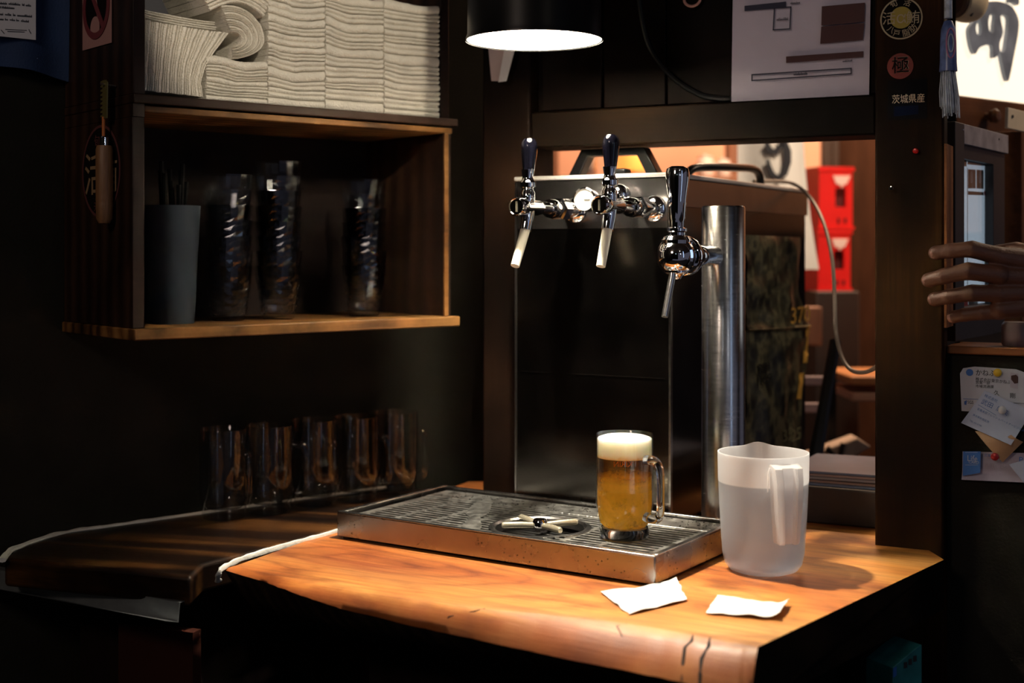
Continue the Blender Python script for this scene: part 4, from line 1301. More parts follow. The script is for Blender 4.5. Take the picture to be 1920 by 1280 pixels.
MB().tube([(0, SB - 0.004, cz - 0.016), (0, SB - 0.006, cz - 0.030), (0, SB - 0.0175, cz - 0.058), (0, SB - 0.030, cz - 0.0885)], [0.0062, 0.0056, 0.0052, 0.0050], 14, M=T(0, -0.008, 0)).build('spout', STEEL, bodyb)
MB().lathe([(0, -0.034), (0.007, -0.034), (0.009, -0.030), (0.019, -0.024), (0.019, -0.018), (0, -0.018)], 24, T(0, SB, cz)).build('drain_cap', CHROME, bodyb)

# ================================================================== PENDANT LAMP
LX, LY, LZ = 0.033, 1.98, CAMZ + 0.311
lamp = thing('pendant_lamp', 'black cylindrical pendant lamp hanging lit above the drip tray', 'lamp', (LX, LY, LZ))
pr = [(0.1022, 0.0), (0.1018, 0.004), (0.0995, 0.010), (0.0975, 0.20), (0.090, 0.232), (0.070, 0.248), (0.03, 0.252), (0.0, 0.252)]
pi_ = [(0.0, 0.249), (0.03, 0.249), (0.068, 0.245), (0.087, 0.230), (0.0945, 0.20), (0.0965, 0.010), (0.1002, 0.0015)]
MB().lathe(pr, 64).build('lamp_shade', BLACKP, lamp)
me = MB()
me.lathe(pi_, 64)
me.f = [f for f in me.f if len(f) <= 4]
me.build('shade_lining', mat('white_enamel', (0.93, 0.91, 0.86), rough=0.5, var=0), lamp)
# open the black shell's underside
sh_o = lamp.children[0]
b = bmesh.new(); b.from_mesh(sh_o.data)
big = [f for f in b.faces if len(f.verts) > 10]
bmesh.ops.delete(b, geom=big, context='FACES'); b.to_mesh(sh_o.data); b.free()
BULB = emit('bulb_glow', (1.0, 0.86, 0.62), 55.0)
MB().lathe([(0, 0.135), (0.014, 0.138), (0.026, 0.150), (0.030, 0.166), (0.026, 0.184), (0.015, 0.202), (0.013, 0.215), (0, 0.215)], 24).build('bulb', thin_glass('bulb_glass', (1, 1, 1), 0.1, 0.3), lamp)
MB().lathe([(0, 0.212), (0.018, 0.212), (0.018, 0.2485), (0, 0.2485)], 20).build('socket', BLACKP, lamp)
MB().tube([(0, 0, 0.25), (0, 0, 0.8)], 0.003, 8).build('cord', BLACKP, lamp)

# ================================================================== SHELF CABINET
CB = Plane(-0.551, 1.935, 40.1)
cab = thing('wall_cabinet', 'reddish brown open wooden wall cabinet holding towels and glasses', 'cabinet', (CB.x, CB.y, CAMZ), 40.1)
CWd, CDp = 0.587, 0.255
zb0, zb1, zt0, zt1 = -0.130, -0.113, 0.203, 0.228
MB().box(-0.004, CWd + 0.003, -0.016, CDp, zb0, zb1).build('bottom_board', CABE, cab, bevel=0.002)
MB().box(0.0, 0.019, 0.0, CDp, zb1, 0.195).build('side_panel', CABW, cab, bevel=0.0015)
MB().box(CWd - 0.018, CWd - 0.002, 0.004, CDp, zb1, zt0).build('side_panel', CABW, cab, bevel=0.0015)
MB().box(CWd - 0.019, CWd - 0.010, -0.0005, 0.0038, zb1, zt0).build('lit_edge_strip', CABE, cab, bevel=0.001)  # orange wood stands in for lamplight on the panel's front edge
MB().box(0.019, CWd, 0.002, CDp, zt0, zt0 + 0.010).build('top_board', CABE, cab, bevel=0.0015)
MB().box(0.0, CWd + 0.006, -0.006, CDp, zt0 + 0.012, zt1).build('upper_shelf_board', CABW, cab, bevel=0.0015)
MB().box(0.001, 0.020, 0.0, CDp, zt1, 0.62).build('upper_side_panel', CABW, cab, bevel=0.0015)
MB().box(CWd - 0.012, CWd + 0.006, 0.02, CDp, zt1, 0.62).build('upper_side_panel', CABW, cab, bevel=0.0015)
DKP = mat('back_panel_board', (0.010, 0.006, 0.005), spec=0.1, rough=0.8, var=0.3, ns=5, stretch=(1, 1, 6))
MB().box(0.019, CWd - 0.018, CDp - 0.012, CDp, zb1, zt0).build('back_panel', DKP, cab)
MB().box(0.02, CWd - 0.012, CDp - 0.012, CDp, zt1, 0.62).build('upper_back_panel', mat('grey_back_board', (0.06, 0.06, 0.075), rough=0.7), cab)
MB().box(0.001, 0.019, 0.0, CDp, 0.1955, zt0 + 0.0115).build('rail', CABW, cab)

# ------------------------------------------------------------------ towels
ORD = ['lowest', 'second from the bottom', 'third from the bottom', 'fourth from the bottom', 'fifth from the bottom', 'sixth from the bottom', 'seventh from the bottom', 'eighth from the bottom',
       'ninth from the bottom', 'tenth from the bottom', 'eleventh from the bottom', 'twelfth from the bottom', 'thirteenth from the bottom', 'fourteenth from the bottom', 'fifteenth from the bottom', 'sixteenth from the bottom', 'seventeenth from the bottom', 'eighteenth from the bottom']
ORDL = ['first', 'second', 'third', 'fourth', 'fifth', 'sixth', 'seventh', 'eighth', 'ninth', 'tenth', 'eleventh', 'twelfth', 'thirteenth', 'fourteenth', 'fifteenth', 'sixteenth', 'seventeenth', 'eighteenth', 'nineteenth', 'twentieth']
TOF = 0.012     # how far the towel fronts stand behind the cabinet front


def towel(lo, hi, label, depth=0.17, off=TOF, seed=0, lobes=2):
    """cloth filling the band between two polylines (a, z) of the shelf front plane, folded edge to the front"""
    n = len(lo)
    # perimeter in (depth, t): t = 0 lower .. 1 upper
    per = [(depth, 0.04), (0.02, 0.02), (0.006, 0.03)]
    for l in range(lobes):
        t0 = l / lobes; t1 = (l + 1) / lobes
        for k in range(1, 6):
            f = k / 6
            t = t0 + (t1 - t0) * f
            per.append((0.0055 - 0.0045 * math.sin(math.pi * f) ** 0.8, t))
        if l < lobes - 1: per.append((0.006, t1))
    per += [(0.006, 0.97), (0.02, 0.98), (depth, 0.96)]
    m = len(per)
    vs = []
    for i in range(n):
        a0, z0_ = lo[i]; a1, z1_ = hi[i]
        jit = 0.0025 * mnoise.noise(Vector((i * .5, seed * 3.7, 1)))
        for (dp, t) in per:
            f = 0.0012 * mnoise.noise(Vector((i * .9, seed * 1.7, t * 3)))
            vs.append((a0 + (a1 - a0) * t, off + dp + (jit + f) * (dp < 0.05), z0_ + (z1_ - z0_) * t))
    fs = []
    for i in range(n - 1):
        for k in range(m):
            fs.append((i * m + k, i * m + (k + 1) % m, (i + 1) * m + (k + 1) % m, (i + 1) * m + k))
    fs.append(tuple(range(m))); fs.append(tuple(reversed(range((n - 1) * m, n * m))))
    o = MB().add(vs, fs).build('folded_towel', TOWEL, ang=60)
    o.location = (CB.x, CB.y, 0); o.rotation_euler = (0, 0, CB.rz)
    return tag(o, label, 'towel', 'folded towels on the upper shelf')


def flat(px, py):
    return CB.uv(px, py, TOF)


def pile(px0, px1, z_top, nlay, where, seed, zbase=None, sag=0.004):
    a0 = flat(px0, 180)[0]; a1 = flat(px1, 180)[0]
    zb = CAMZ + zt1 + 0.0008
    n = 15
    random.seed(seed)
    th = [random.uniform(0.7, 1.35) for _ in range(nlay)]
    S = sum(th); H = z_top - zb
    bound = []
    acc = 0
    for k in range(nlay + 1):
        row = []
        kk = min(k / 4.0, 1.0)
        lx = 0.002 * mnoise.noise(Vector((k * .9, seed, 3))); rx = 0.002 * mnoise.noise(Vector((k * .9, seed, 8)))
        for i in range(n):
            u = i / (n - 1)
            wv = kk * (sag * mnoise.noise(Vector((u * 2.2, k * 0.16, seed))) * 1.5 - sag * 0.9 * math.sin(math.pi * u) + 0.0012 * mnoise.noise(Vector((u * 7, k * .5, seed + 2))))
            row.append((a0 + (a1 - a0) * u + lx * (1 - u) + rx * u, zb + H * acc / S + wv))
        bound.append(row)
        if k < nlay: acc += th[k]
    for k in range(nlay):
        towel(bound[k], bound[k + 1], 'folded white towel, %s of %s' % (ORD[k], where), seed=seed * 40 + k, lobes=2 if k % 3 else 1)


pile(722, 825, CAMZ + 0.425, 13, 'the rightmost flat pile', 1)
pile(612, 720, CAMZ + 0.420, 13, 'the second flat pile from the right', 2)
pile(504, 610, CAMZ + 0.410, 12, 'the third flat pile from the right', 3)
pile(388, 502, flat(440, 108)[1], 7, 'the low flat pile under the curled towels', 4, sag=0.003)

# upright towels at the left
nv = 17
bound = []
yb, yt = 170, 44
for k in range(nv + 1):
    f = k / nv
    row = []
    for i in range(15):
        v = i / 14
        RE = ((0, 383), (.25, 377), (.5, 384), (.72, 400), (1, 424))
        re_ = 0
        for (va, pa_), (vb_, pb_) in zip(RE, RE[1:]):
            if va <= v <= vb_: re_ = pa_ + (pb_ - pa_) * (v - va) / (vb_ - va)
        px_l = 263 + 8 * v
        px_m = px_l + (383 - 263) * f
        px = px_m + (re_ - 383 - 8 * v * 0) * f ** 2.2
        px += 1.6 * mnoise.noise(Vector((v * 3, k * .4, 4)))
        py = (168 + 14 * f + 2 * mnoise.noise(Vector((k * 1.3, 2, 2)))) * (1 - v) + (36 + 26 * f + 2 * mnoise.noise(Vector((k * 1.3, 7, 2)))) * v
        a, z = flat(px, py)
        row.append((max(a, 0.0215), max(z, CAMZ + zt1 + 0.0008)))
    bound.append(row)
for k in range(nv):
    # swap so that 'upper' is the right neighbour
    towel(bound[k], bound[k + 1], 'white towel standing on edge, %s from the left of the upright row' % ORDL[k], seed=500 + k, lobes=1 if k % 2 else 2)
# two towels laid over the upright row
for k in range(2):
    lo = []; hi = []
    for i in range(15):
        u = i / 14
        px = 268 + 8 * k + (142 - 6 * k) * u
        base = 33 + 24 * u - 10 * k + 3 * math.sin(u * 3) - 1.5
        base2 = base - 9.5 + 3.0 * abs(u - .5)
        a, z = flat(px, base); lo.append((max(a, 0.0215), z)); a, z = flat(px, base2); hi.append((max(a, 0.0215), z))
    towel(lo, hi, 'white towel lying over the upright row, %s of the two' % ('lower', 'upper')[k], depth=0.15, seed=560 + k, off=TOF + 0.006 + 0.008 * k)
# curled towels: arcs that open to the left
NA = 8
bound = []
for k in range(NA + 1):
    f = k / NA
    row = []
    for i in range(19):
        v = i / 18
        th = R(100 - 190 * v)         # from upper-left round the right side to lower-left
        rx = 18 + 48 * f; ry = 14 + 52 * f * (1.0 if th > 0 else 0.42)
        px = 437 + rx * math.cos(th) * (1.0 if th > -0.5 else 1.0) - 10 * f * (1 - v)
        py = 74 - ry * math.sin(th)
        a, z = flat(px, py)
        row.append((a, z))
    bound.append(row)
for k in range(NA):
    towel(bound[k], bound[k + 1], 'curled white towel, %s counted outward from the hollow of the curled bundle' % ORDL[k], seed=600 + k, lobes=1 if k % 2 else 2, depth=0.13)
# drooping towels above the curl, running out of the frame
for k in range(4):
    lo = []; hi = []
    for i in range(13):
        v = i / 12
        for lst, kk in ((lo, k), (hi, k + 1)):
            px = 396 + 100 * v - 6 * kk * (1 - v) + 4 * kk * v
            py = 26 - 13 * kk - 34 * math.sin(v * 1.7) + 44 * v ** 2.2
            a, z = flat(px, py)
            lst.append((a, z + 0.004))
    towel(lo, hi, 'drooping white towel above the curled bundle, %s' % ('lowest of four', 'second of four', 'third of four', 'topmost of four')[k], seed=640 + k, depth=0.13)

# ------------------------------------------------------------------ tall container with dark sticks
ca, cz_ = CB.uv(320, 600, 0.10)
cloc = CB.w(ca, 0.10, CAMZ + zb1)
ctn = thing('tall_canister', 'tall tapered grey-blue plastic container inside the cabinet at left', 'container', cloc, 40)
hC = (612 - 392) / F * cloc.y
MB().lathe([(0, 0), (0.036, 0), (0.0365, 0.002), (0.0455, hC), (0.0440, hC), (0.0352, 0.004), (0, 0.004)], 40).build('shell', scatter('smoky_plastic', (0.045, 0.058, 0.078), 0.3, 0.3, 0.08), ctn)
STICK = mat('matt_black', (0.006, 0.006, 0.006), rough=0.95, var=0, spec=0.05)
random.seed(8)
for i in range(9):
    t_ = random.uniform(0, 6.28); r0 = random.uniform(0.005, 0.024); r1 = random.uniform(0.01, 0.034)
    p0 = cloc + Vector((r0 * math.cos(t_), r0 * math.sin(t_), 0.0055))
    p1 = cloc + Vector((r1 * math.cos(t_ + .5), r1 * math.sin(t_ + .5), hC + random.uniform(0.03, 0.07)))
    o = MB().tube([(0, 0, 0), tuple((p1 - p0) * .5), tuple(p1 - p0)], [0.0022, 0.003, 0.0038], 6).build('black_chopstick', STICK)
    o.location = p0
    tag(o, 'black stick standing in the tall grey-blue container', 'chopstick', 'black sticks in the tall container')

# ------------------------------------------------------------------ tumblers, nested in three stacks
TUMB = thin_glass('tumbler_glass', (0.93, 0.94, 0.95), 0.06)


def tumbler_mesh():
    n = 20
    prof = []
    rows_ = 9
    vs = []; fs = []
    H = 0.088
    def ring(r, z, tw, amp=0.0):
        base = len(vs)
        for k in range(n):
            t_ = 2 * math.pi * (k + tw) / n
            rr = r + (amp if k % 2 else -amp)
            vs.append((rr * math.cos(t_), rr * math.sin(t_), z))
        return [base + k for k in range(n)]
    rings = [ring(0.0245, 0.0, 0), ring(0.0265, 0.003, 0)]
    for i in range(rows_):
        f = i / (rows_ - 1)
        rings.append(ring(0.0275 + 0.0085 * f, 0.010 + 0.052 * f, 0.5 * (i % 2), 0.0011))
    rings.append(ring(0.0375, 0.070, 0)); rings.append(ring(0.0390, H, 0))
    rings.append(ring(0.0375, H, 0)); rings.append(ring(0.0345, 0.06, 0)); rings.append(ring(0.0255, 0.012, 0)); rings.append(ring(0.02, 0.009, 0))
    for i in range(len(rings) - 1):
        for k in range(n):
            a = rings[i]; b2 = rings[i + 1]
            fs.append((a[k], a[(k + 1) % n], b2[(k + 1) % n])); fs.append((a[k], b2[(k + 1) % n], b2[k]))
    fs.append(tuple(reversed(rings[0]))); fs.append(tuple(rings[-1]))
    return MB().add(vs, fs)


proto = None
for sname, px, dep, n_ in (('left stack', 428, 0.11, 7), ('middle stack', 522, 0.10, 8), ('right stack', 682, 0.10, 7)):
    a, _ = CB.uv(px, 600, dep)
    for k in range(n_):
        if proto is None:
            proto = tumbler_mesh().build('tumbler', TUMB, smooth=False); o = proto
        else:
            o = proto.copy(); COL.objects.link(o)
        o.location = CB.w(a + 0.0012 * math.sin(k * 2.1), dep, CAMZ + zb1 + 0.0004 + k * 0.0245)
        o.rotation_euler = (0, 0, k * 0.7)
        tag(o, 'clear faceted tumbler in the cabinet, %s of the %s' % (ORD[k], sname), 'glass', 'nested tumblers in the cabinet')

# ------------------------------------------------------------------ things on the cabinet's left side
SD = Plane(CB.x, CB.y, 40.1 + 90)     # local x runs to the wall, outward is +y


def side_thing(name, label, cat):
    t = thing(name, label, cat, (CB.x, CB.y, CAMZ), 40.1)
    return t          # local: x = -offset out of the side, y = depth


def side_disc(t, name, d, z, r, x, m, th=0.0006, r_in=0.0):
    prof = [(r_in, 0), (r, 0), (r, th), (r_in, th)] if r_in else [(0, 0), (r, 0), (r, th), (0, th)]
    return MB().lathe(prof, 48, T(x, d, z) @ roty(-90), closed=bool(r_in)).build(name, m, t)


def side_text(t, s, size, m, d, z, x=-0.0016, sx=1.0):
    def f(co):
        return Vector((x - co.z, d - co.x * sx, z + co.y))
    return text('lettering', s, size, m, t, 0, 0, 0, xf=f)


st = side_thing('oval_sticker', 'round black sticker with cream brush lettering on the cabinet side', 'sticker')
SBLK = mat('sticker_black', (0.008, 0.006, 0.006), rough=0.8, var=0, spec=0.05)
SRED = mat('sticker_dull_red', (0.11, 0.035, 0.035), rough=0.5, var=0)
STAN = mat('sticker_tan', (0.30, 0.19, 0.10), rough=0.5, var=0)
side_disc(st, 'disc', 0.110, 0.120, 0.070, -0.0001, SBLK)
side_disc(st, 'ring', 0.110, 0.120, 0.0705, -0.0006, SRED, 0.0006, 0.0665)
side_text(st, '活', 0.070, STAN, 0.135, 0.112)
side_text(st, '鮪', 0.060, STAN, 0.078, 0.110)
side_text(st, '旬 魚', 0.020, SRED, 0.110, 0.165)
side_text(st, '天然物', 0.016, SRED, 0.110, 0.066)

st = side_thing('no_smoking_sticker', 'pink no-smoking sticker high on the cabinet side', 'sticker')
PNK = mat('faded_pink_paper', (0.42, 0.22, 0.20), rough=0.6, var=0.05)
DRD = mat('faded_red_print', (0.16, 0.025, 0.03), rough=0.5, var=0)


def dpx(px, py):
    a, z = SD.uv(px, py); return a, z - CAMZ


d0, zlow = dpx(210, 80); d1, zlow2 = dpx(156, 95)
m = MB()
vs = []
MB().prism([(0, 0), (1, 0), (1, 1), (0, 1)], 0, 1)
poly = [(d0, zlow), (d1, zlow2), (d1, 0.46), (d0, 0.46)]
vs = [(-0.0003, d, z) for d, z in poly] + [(-0.0011, d, z) for d, z in poly]
MB().add(vs, [(0, 1, 2, 3), (7, 6, 5, 4), (0, 4, 5, 1), (1, 5, 6, 2), (2, 6, 7, 3), (3, 7, 4, 0)]).build('backing', PNK, st)
dc = (d0 + d1) / 2; zc_ = 0.372; rr_ = 0.050
side_disc(st, 'symbol_field', dc, zc_, rr_ - 0.004, -0.0012, SBLK)
side_disc(st, 'symbol_field', dc + 0.004, zc_ - 0.032, 0.017, -0.0018, PNK, 0.0004)
side_disc(st, 'ban_ring', dc, zc_, rr_, -0.0020, DRD, 0.0006, rr_ - 0.010)
MB().box(-0.0028, -0.0020, -0.005, 0.005, -rr_ + .004, rr_ - .004, T(0, dc, zc_) @ rotx(-38)).build('ban_bar', DRD, st)
MB().box(-0.0021, -0.0018, -0.022, 0.022, -0.0035, 0.0035, T(0, dc, zc_ + 0.004) @ rotx(70)).build('cigarette', PNK, st)

# saw with bamboo handle hanging on the side
tl = side_thing('hand_saw', 'small toothed saw with bamboo handle hung on the cabinet side', 'saw')
dT = dpx(215, 300)[0]
zs0 = dpx(215, 420)[1]; zs1 = dpx(215, 274)[1]; zs2 = dpx(215, 264)[1]; zs3 = dpx(215, 152)[1]
BAM = mat('bamboo', (0.20, 0.095, 0.040), rough=0.5, var=0.25, ns=20, stretch=(8, 8, 1), bump=0.2)
XO = -0.016
MB().lathe([(0, zs0), (0.008, zs0 + .001), (0.0118, zs0 + 0.008), (0.0125, zs0 + 0.030), (0.0122, zs0 + 0.034), (0.0126, zs0 + 0.036), (0.0122, zs0 + 0.040), (0.0125, zs0 + 0.043), (0.0125, zs1 - .006), (0.011, zs1), (0, zs1)], 24, T(XO, dT, 0)).build('handle', BAM, tl)
MB().lathe([(0, zs1), (0.0065, zs1), (0.006, zs2 + 0.004), (0.004, zs2 + 0.006), (0, zs2 + .006)], 16, T(XO, dT, 0)).build('ferrule', CHROME, tl)
MB().tube([(XO, dT + 0.003, zs2 + .004), (XO, dT + 0.003, zs2 + 0.035)], 0.0025, 8).build('tang', mat('orange_tang', (0.45, 0.13, 0.03), rough=0.4), tl)
OLB = mat('olive_blade', (0.20, 0.17, 0.06), rough=0.4, metal=0.5)
zb_ = zs2 + 0.032
pts = [(dT - 0.010, zb_)]
pts += [(dT - 0.012, zs3 - 0.004), (dT - 0.006, zs3)]
nt_ = 9
for i in range(nt_):
    z1_ = zs3 - (zs3 - zb_) * (i / nt_); z2_ = zs3 - (zs3 - zb_) * ((i + .55) / nt_)
    pts += [(dT + 0.005, z1_), (dT + 0.012, z1_ - 0.001), (dT + 0.012, z2_), (dT + 0.005, z2_ - 0.0005)]
pts += [(dT + 0.010, zb_)]
n = len(pts)
vs = [(XO - 0.0008, d, z) for d, z in pts] + [(XO + 0.0008, d, z) for d, z in pts]
fs = [tuple(range(n)), tuple(reversed(range(n, 2 * n)))] + [(i, i + n, (i + 1) % n + n, (i + 1) % n) for i in range(n)]
MB().add(vs, fs).build('toothed_blade', OLB, tl)
MB().tube([(0.0, dT - .004, zs3 - 0.008), (XO - 0.008, dT - .004, zs3 - 0.006)], 0.0016, 8).build('nail', STEEL, tl)

# ================================================================== EMPTY MUGS BY THE WALL
DG = thin_glass('mug_glass', (0.94, 0.95, 0.95), 0.03, 0.8)
firstm = None
names = ['leftmost', 'second from the left', 'middle one', 'second from the right', 'rightmost']
for i, px in enumerate((420, 506, 590, 668, 742)):
    k = (px - 960) / F
    a, _ = WL.uv(px, 940, -0.060 - 0.012 * (i % 2))
    loc = WL.w(a, -0.060 - 0.012 * (i % 2), CTZ + 0.0003)
    if firstm is None:
        firstm = thing('empty_mug', '', 'mug', loc); mug_glass(firstm, DG, DG, -40); o = firstm
        # dimples pressed into the first mould
    else:
        o = copy_tree(firstm); o.location = loc; o.rotation_euler = (0, 0, R((35, -10, 20, 10)[i - 1]))
    tag(o, 'empty clear glass mug in the dark row along the wall, %s' % names[i], 'mug', 'empty mugs along the wall')

# ================================================================== BLUE CLOTH AND NOTICE AT LEFT
bl = WL.uv(128, 150, -0.02); bl0 = WL.uv(-40, 150, -0.02)
t = thing('blue_cloth', 'dark blue hanging cloth at the upper left on the black wall', 'cloth', (WL.x, WL.y, 0), 40.8)


def bc(u, v):
    a = bl0[0] + (bl[0] - bl0[0]) * u
    zl_ = bl[1] + 0.012 - 0.016 * u + 0.006 * math.sin(u * 3)
    return (a, -0.024 + 0.006 * math.sin(u * 9 + v * 1.5), zl_ + (CAMZ + 0.55 - zl_) * v)


MB().sheet(bc, 20, 10, 0.0012).build('fabric', mat('indigo_cloth', (0.012, 0.035, 0.105), rough=0.8, var=0.3, ns=8, bump=0.3, bs=300), t)
nt0 = WL.uv(67, 75, -0.036); nt1 = WL.uv(-30, 75, -0.036)
t = thing('paper_notice', 'white laminated paper notice with black print on the blue cloth', 'notice', (WL.x, WL.y, 0), 40.8)
MB().box(nt1[0], nt0[0], -0.0365, -0.036, nt0[1], CAMZ + 0.42).build('sheet', PAPER, t)
def ink_words(parent, xzf, y, words, m, hpx, seed):
    """print too small to read: words as clusters of letter-high strokes"""
    random.seed(seed); k = MB()
    for (x0, y0, x1, y1) in words:
        n = max(3, int((x1 - x0) / 1.7))
        for q in range(n):
            f = (q + 0.5) / n; cx2 = x0 + (x1 - x0) * f; cy2 = y0 + (y1 - y0) * f
            up2 = hpx * random.choice((0.5, 0.5, 0.9)); wd = 0.45 * random.uniform(0.7, 1.3)
            k.prism([xzf(cx2 - wd, cy2 + hpx * .5), xzf(cx2 + wd, cy2 + hpx * .5), xzf(cx2 + wd, cy2 + hpx * .5 - up2 - hpx * .3), xzf(cx2 - wd, cy2 + hpx * .5 - up2 - hpx * .3)], y, y - 0.0003)
        k.prism([xzf(x0, y0 + hpx * .2), xzf(x1, y1 + hpx * .2), xzf(x1, y1 - hpx * .05), xzf(x0, y0 - hpx * .05)], y, y - 0.0003)
    o = k.build('printed_words', m, parent); o['kind'] = 'stuff'
    return o


nxz = lambda x, y: WL.uv(x, y, -0.0366)
ink_words(t, nxz, -0.0366, [(-20, 5, 13, 7), (16, 7, 38, 9), (41, 9, 46, 9.5), (48, 10, 58, 11), (-16, 13, 2, 14), (3, 14, 27, 15.5)], INK, 4.0, 1)
ink_words(t, nxz, -0.0366, [(-22, 25, 6, 27), (9, 27, 21, 28), (24, 28, 29, 28.5), (32, 29, 60, 31), (-20, 35, 7, 36.5), (9, 36.5, 15, 37), (18, 37, 28, 38), (30, 38, 36, 38.5), (39, 39, 54, 40.5)], INK, 4.0, 2)
for (x0, y0, x1, y1) in ((2, 56, 8, 63), (54, 55, 58, 63), (10, 55, 50, 57), (14, 59, 46, 60)):
    a0, z0_ = WL.uv(x0, y0, -0.037); a1, z1_ = WL.uv(x1, y1, -0.037)
    MB().tube([(a0, -0.0368, z0_), (a1, -0.0368, z1_)], 0.0006, 6).build('drawn_line', INK, t)

# ================================================================== LINTEL: PAPER, STICKERS, CABLE
PO = 0.0155


def fxz(px, py, off=PO): return FR.uv(px, py, off)


ft = lambda name, lab, cat: thing(name, lab, cat, frm_loc, -26.86)
t = ft('printed_sheet', 'large white sheet printed with dark bars and frames on the lintel boards', 'sheet')
x0, zA = fxz(1372, 191); x1, zB = fxz(1630, 178)
PA2 = mat('lilac_paper', (0.58, 0.53, 0.64), rough=0.7, var=0.04, ns=6)  # one even lilac tone for the whole sheet


def psh(u, v):
    zb_ = zA + (zB - zA) * u
    return (x0 + (x1 - x0) * u + 0.003 * v, PO + 0.0025 * math.sin(u * 3) * (1 - v) - 0.002, zb_ + (CAMZ + 0.44 - zb_) * v)


MB().sheet(psh, 10, 8, 0.0005).build('paper', PA2, t)
PB = PO - 0.006


def fbox(px0, py0, px1, py1, m, name, parent, y=PB, th=0.0005):
    a0, z0_ = fxz(px0, py0, y); a1, z1_ = fxz(px1, py1, y)
    # follow the sheet's tilt: shear z along x
    sl = (fxz(px1, py0, y)[1] - fxz(px0, py0, y)[1])
    return MB().prism([(a0, z1_ - sl * 0 - (z1_ - z1_)), (a1, z1_), (a1, z0_), (a0, z0_)], y, y - th).build(name, m, parent)


def quad(pix, m, name, parent, y=PB, th=0.0005):
    return MB().prism([fxz(x, yy, y) for x, yy in pix], y, y - th).build(name, m, parent)


def frame_quad(pix, wpx, m, name, parent, y=PB):
    for i in range(4):
        a = Vector(pix[i]); b2 = Vector(pix[(i + 1) % 4])
        d = (b2 - a).normalized(); nrm = Vector((-d.y, d.x)) * wpx / 2
        aa = a - d * wpx / 2; bb_ = b2 + d * wpx / 2
        quad([tuple(aa + nrm), tuple(bb_ + nrm), tuple(bb_ - nrm), tuple(aa - nrm)], m, name, parent, y)


quad([(1396, 11), (1474, 3), (1474, 14), (1396, 21)], NAVY, 'printed_bar', t)
quad([(1541, 12), (1622, 5), (1621, 41), (1540, 48)], MAROON, 'printed_block', t)
quad([(1540, 50), (1621, 43), (1618, 75), (1538, 82)], MAROON, 'printed_block', t)
quad([(1474, 106), (1619, 96), (1619, 107), (1474, 118)], MAROON, 'printed_bar', t)
frame_quad([(1452, 15), (1483, 13), (1481, 54), (1450, 56)], 2.2, NAVY, 'printed_frame', t)
frame_quad([(1410, 140), (1596, 128), (1596, 138), (1410, 151)], 2.2, NAVY, 'printed_frame', t)
pxz = lambda x, y: fxz(x, y, PB)
ink_words(t, pxz, PB, [(1456, 37, 1478, 35.5), (1488, 139.5, 1514, 138)], NAVY, 4.5, 3)
ink_words(t, pxz, PB, [(1482, 6, 1500, 5), (1580, 115, 1598, 113.5)], NAVY, 3.5, 4)

# round stickers on the pillar
PY_ = -0.0008


def pil_disc(t, px, py, r, m, y, th=0.0006, rin=0.0, name='disc'):
    a, z = FR.uv(px, py, y)
    prof = [(rin, 0), (r, 0), (r, th), (rin, th)] if rin else [(0, 0), (r, 0), (r, th), (0, th)]
    return MB().lathe(prof, 40, T(a, y, z) @ YM, closed=bool(rin)).build(name, m, t)


YLW = mat('dull_yellow_print', (0.34, 0.26, 0.03), rough=0.6, var=0)
CRM = mat('cream_print', (0.42, 0.34, 0.22), rough=0.6, var=0)
t = ft('round_sticker', 'round black and yellow sticker with cream rim high on the pillar', 'sticker')
pil_disc(t, 1690, 35, 0.031, SBLK, PY_)
pil_disc(t, 1690, 35, 0.0315, CRM, PY_ - 0.0004, 0.0006, 0.0293, 'rim_ring')
pil_disc(t, 1690, 33, 0.0165, YLW, PY_ - 0.0007, name='yellow_centre')


def ptext(t, px, py, s, size, m, y=PY_ - 0.0018, rot=0, sx=1.0):
    a, z = FR.uv(px, py, y)
    return text('lettering', s, size, m, t, a, y, z, rot=rot, sx=sx)


ptext(t, 1667, 36, '活', 0.021, CRM); ptext(t, 1690, 34, 'α', 0.024, CRM); ptext(t, 1712, 34, '鮪', 0.021, CRM)
ptext(t, 1676, 8, '旬', 0.011, CRM, rot=25); ptext(t, 1701, 6, '活', 0.011, CRM, rot=-20)
ptext(t, 1670, 56, '八', 0.011, CRM, rot=-35); ptext(t, 1681, 63, '戸', 0.011, CRM, rot=-12); ptext(t, 1699, 62, '脂', 0.012, CRM, rot=15); ptext(t, 1712, 53, '肪', 0.012, CRM, rot=38)
t = ft('round_sticker', 'small dull red round sticker with one black character on the pillar', 'sticker')
pil_disc(t, 1688, 124, 0.0195, mat('dull_red_sticker', (0.20, 0.022, 0.015), rough=0.6, var=0.1), PY_)
ptext(t, 1689, 124, '極', 0.028, CRM, PY_ - 0.0012); ptext(t, 1688.4, 124, '極', 0.027, SBLK, PY_ - 0.0019)
t = ft('origin_label', 'black label with four cream characters on the pillar below the red sticker', 'label')
quad([(1664, 152), (1738, 148), (1738, 222), (1664, 226)], mat('label_black', (0.006, 0.006, 0.008), rough=0.9, var=0, spec=0.03), 'backing', t, PY_, 0.0005)
ptext(t, 1703, 186, '茨城県産', 0.0145, mat('bright_cream_print', (0.75, 0.62, 0.45), rough=0.6, var=0), PY_ - 0.0012, sx=0.85)
quad([(1676, 200), (1722, 197), (1722, 214), (1676, 218)], mat('dark_blue_print', (0.005, 0.009, 0.028), rough=0.9, var=0, spec=0.03), 'blue_band', t, PY_ - 0.0008, 0.0004)
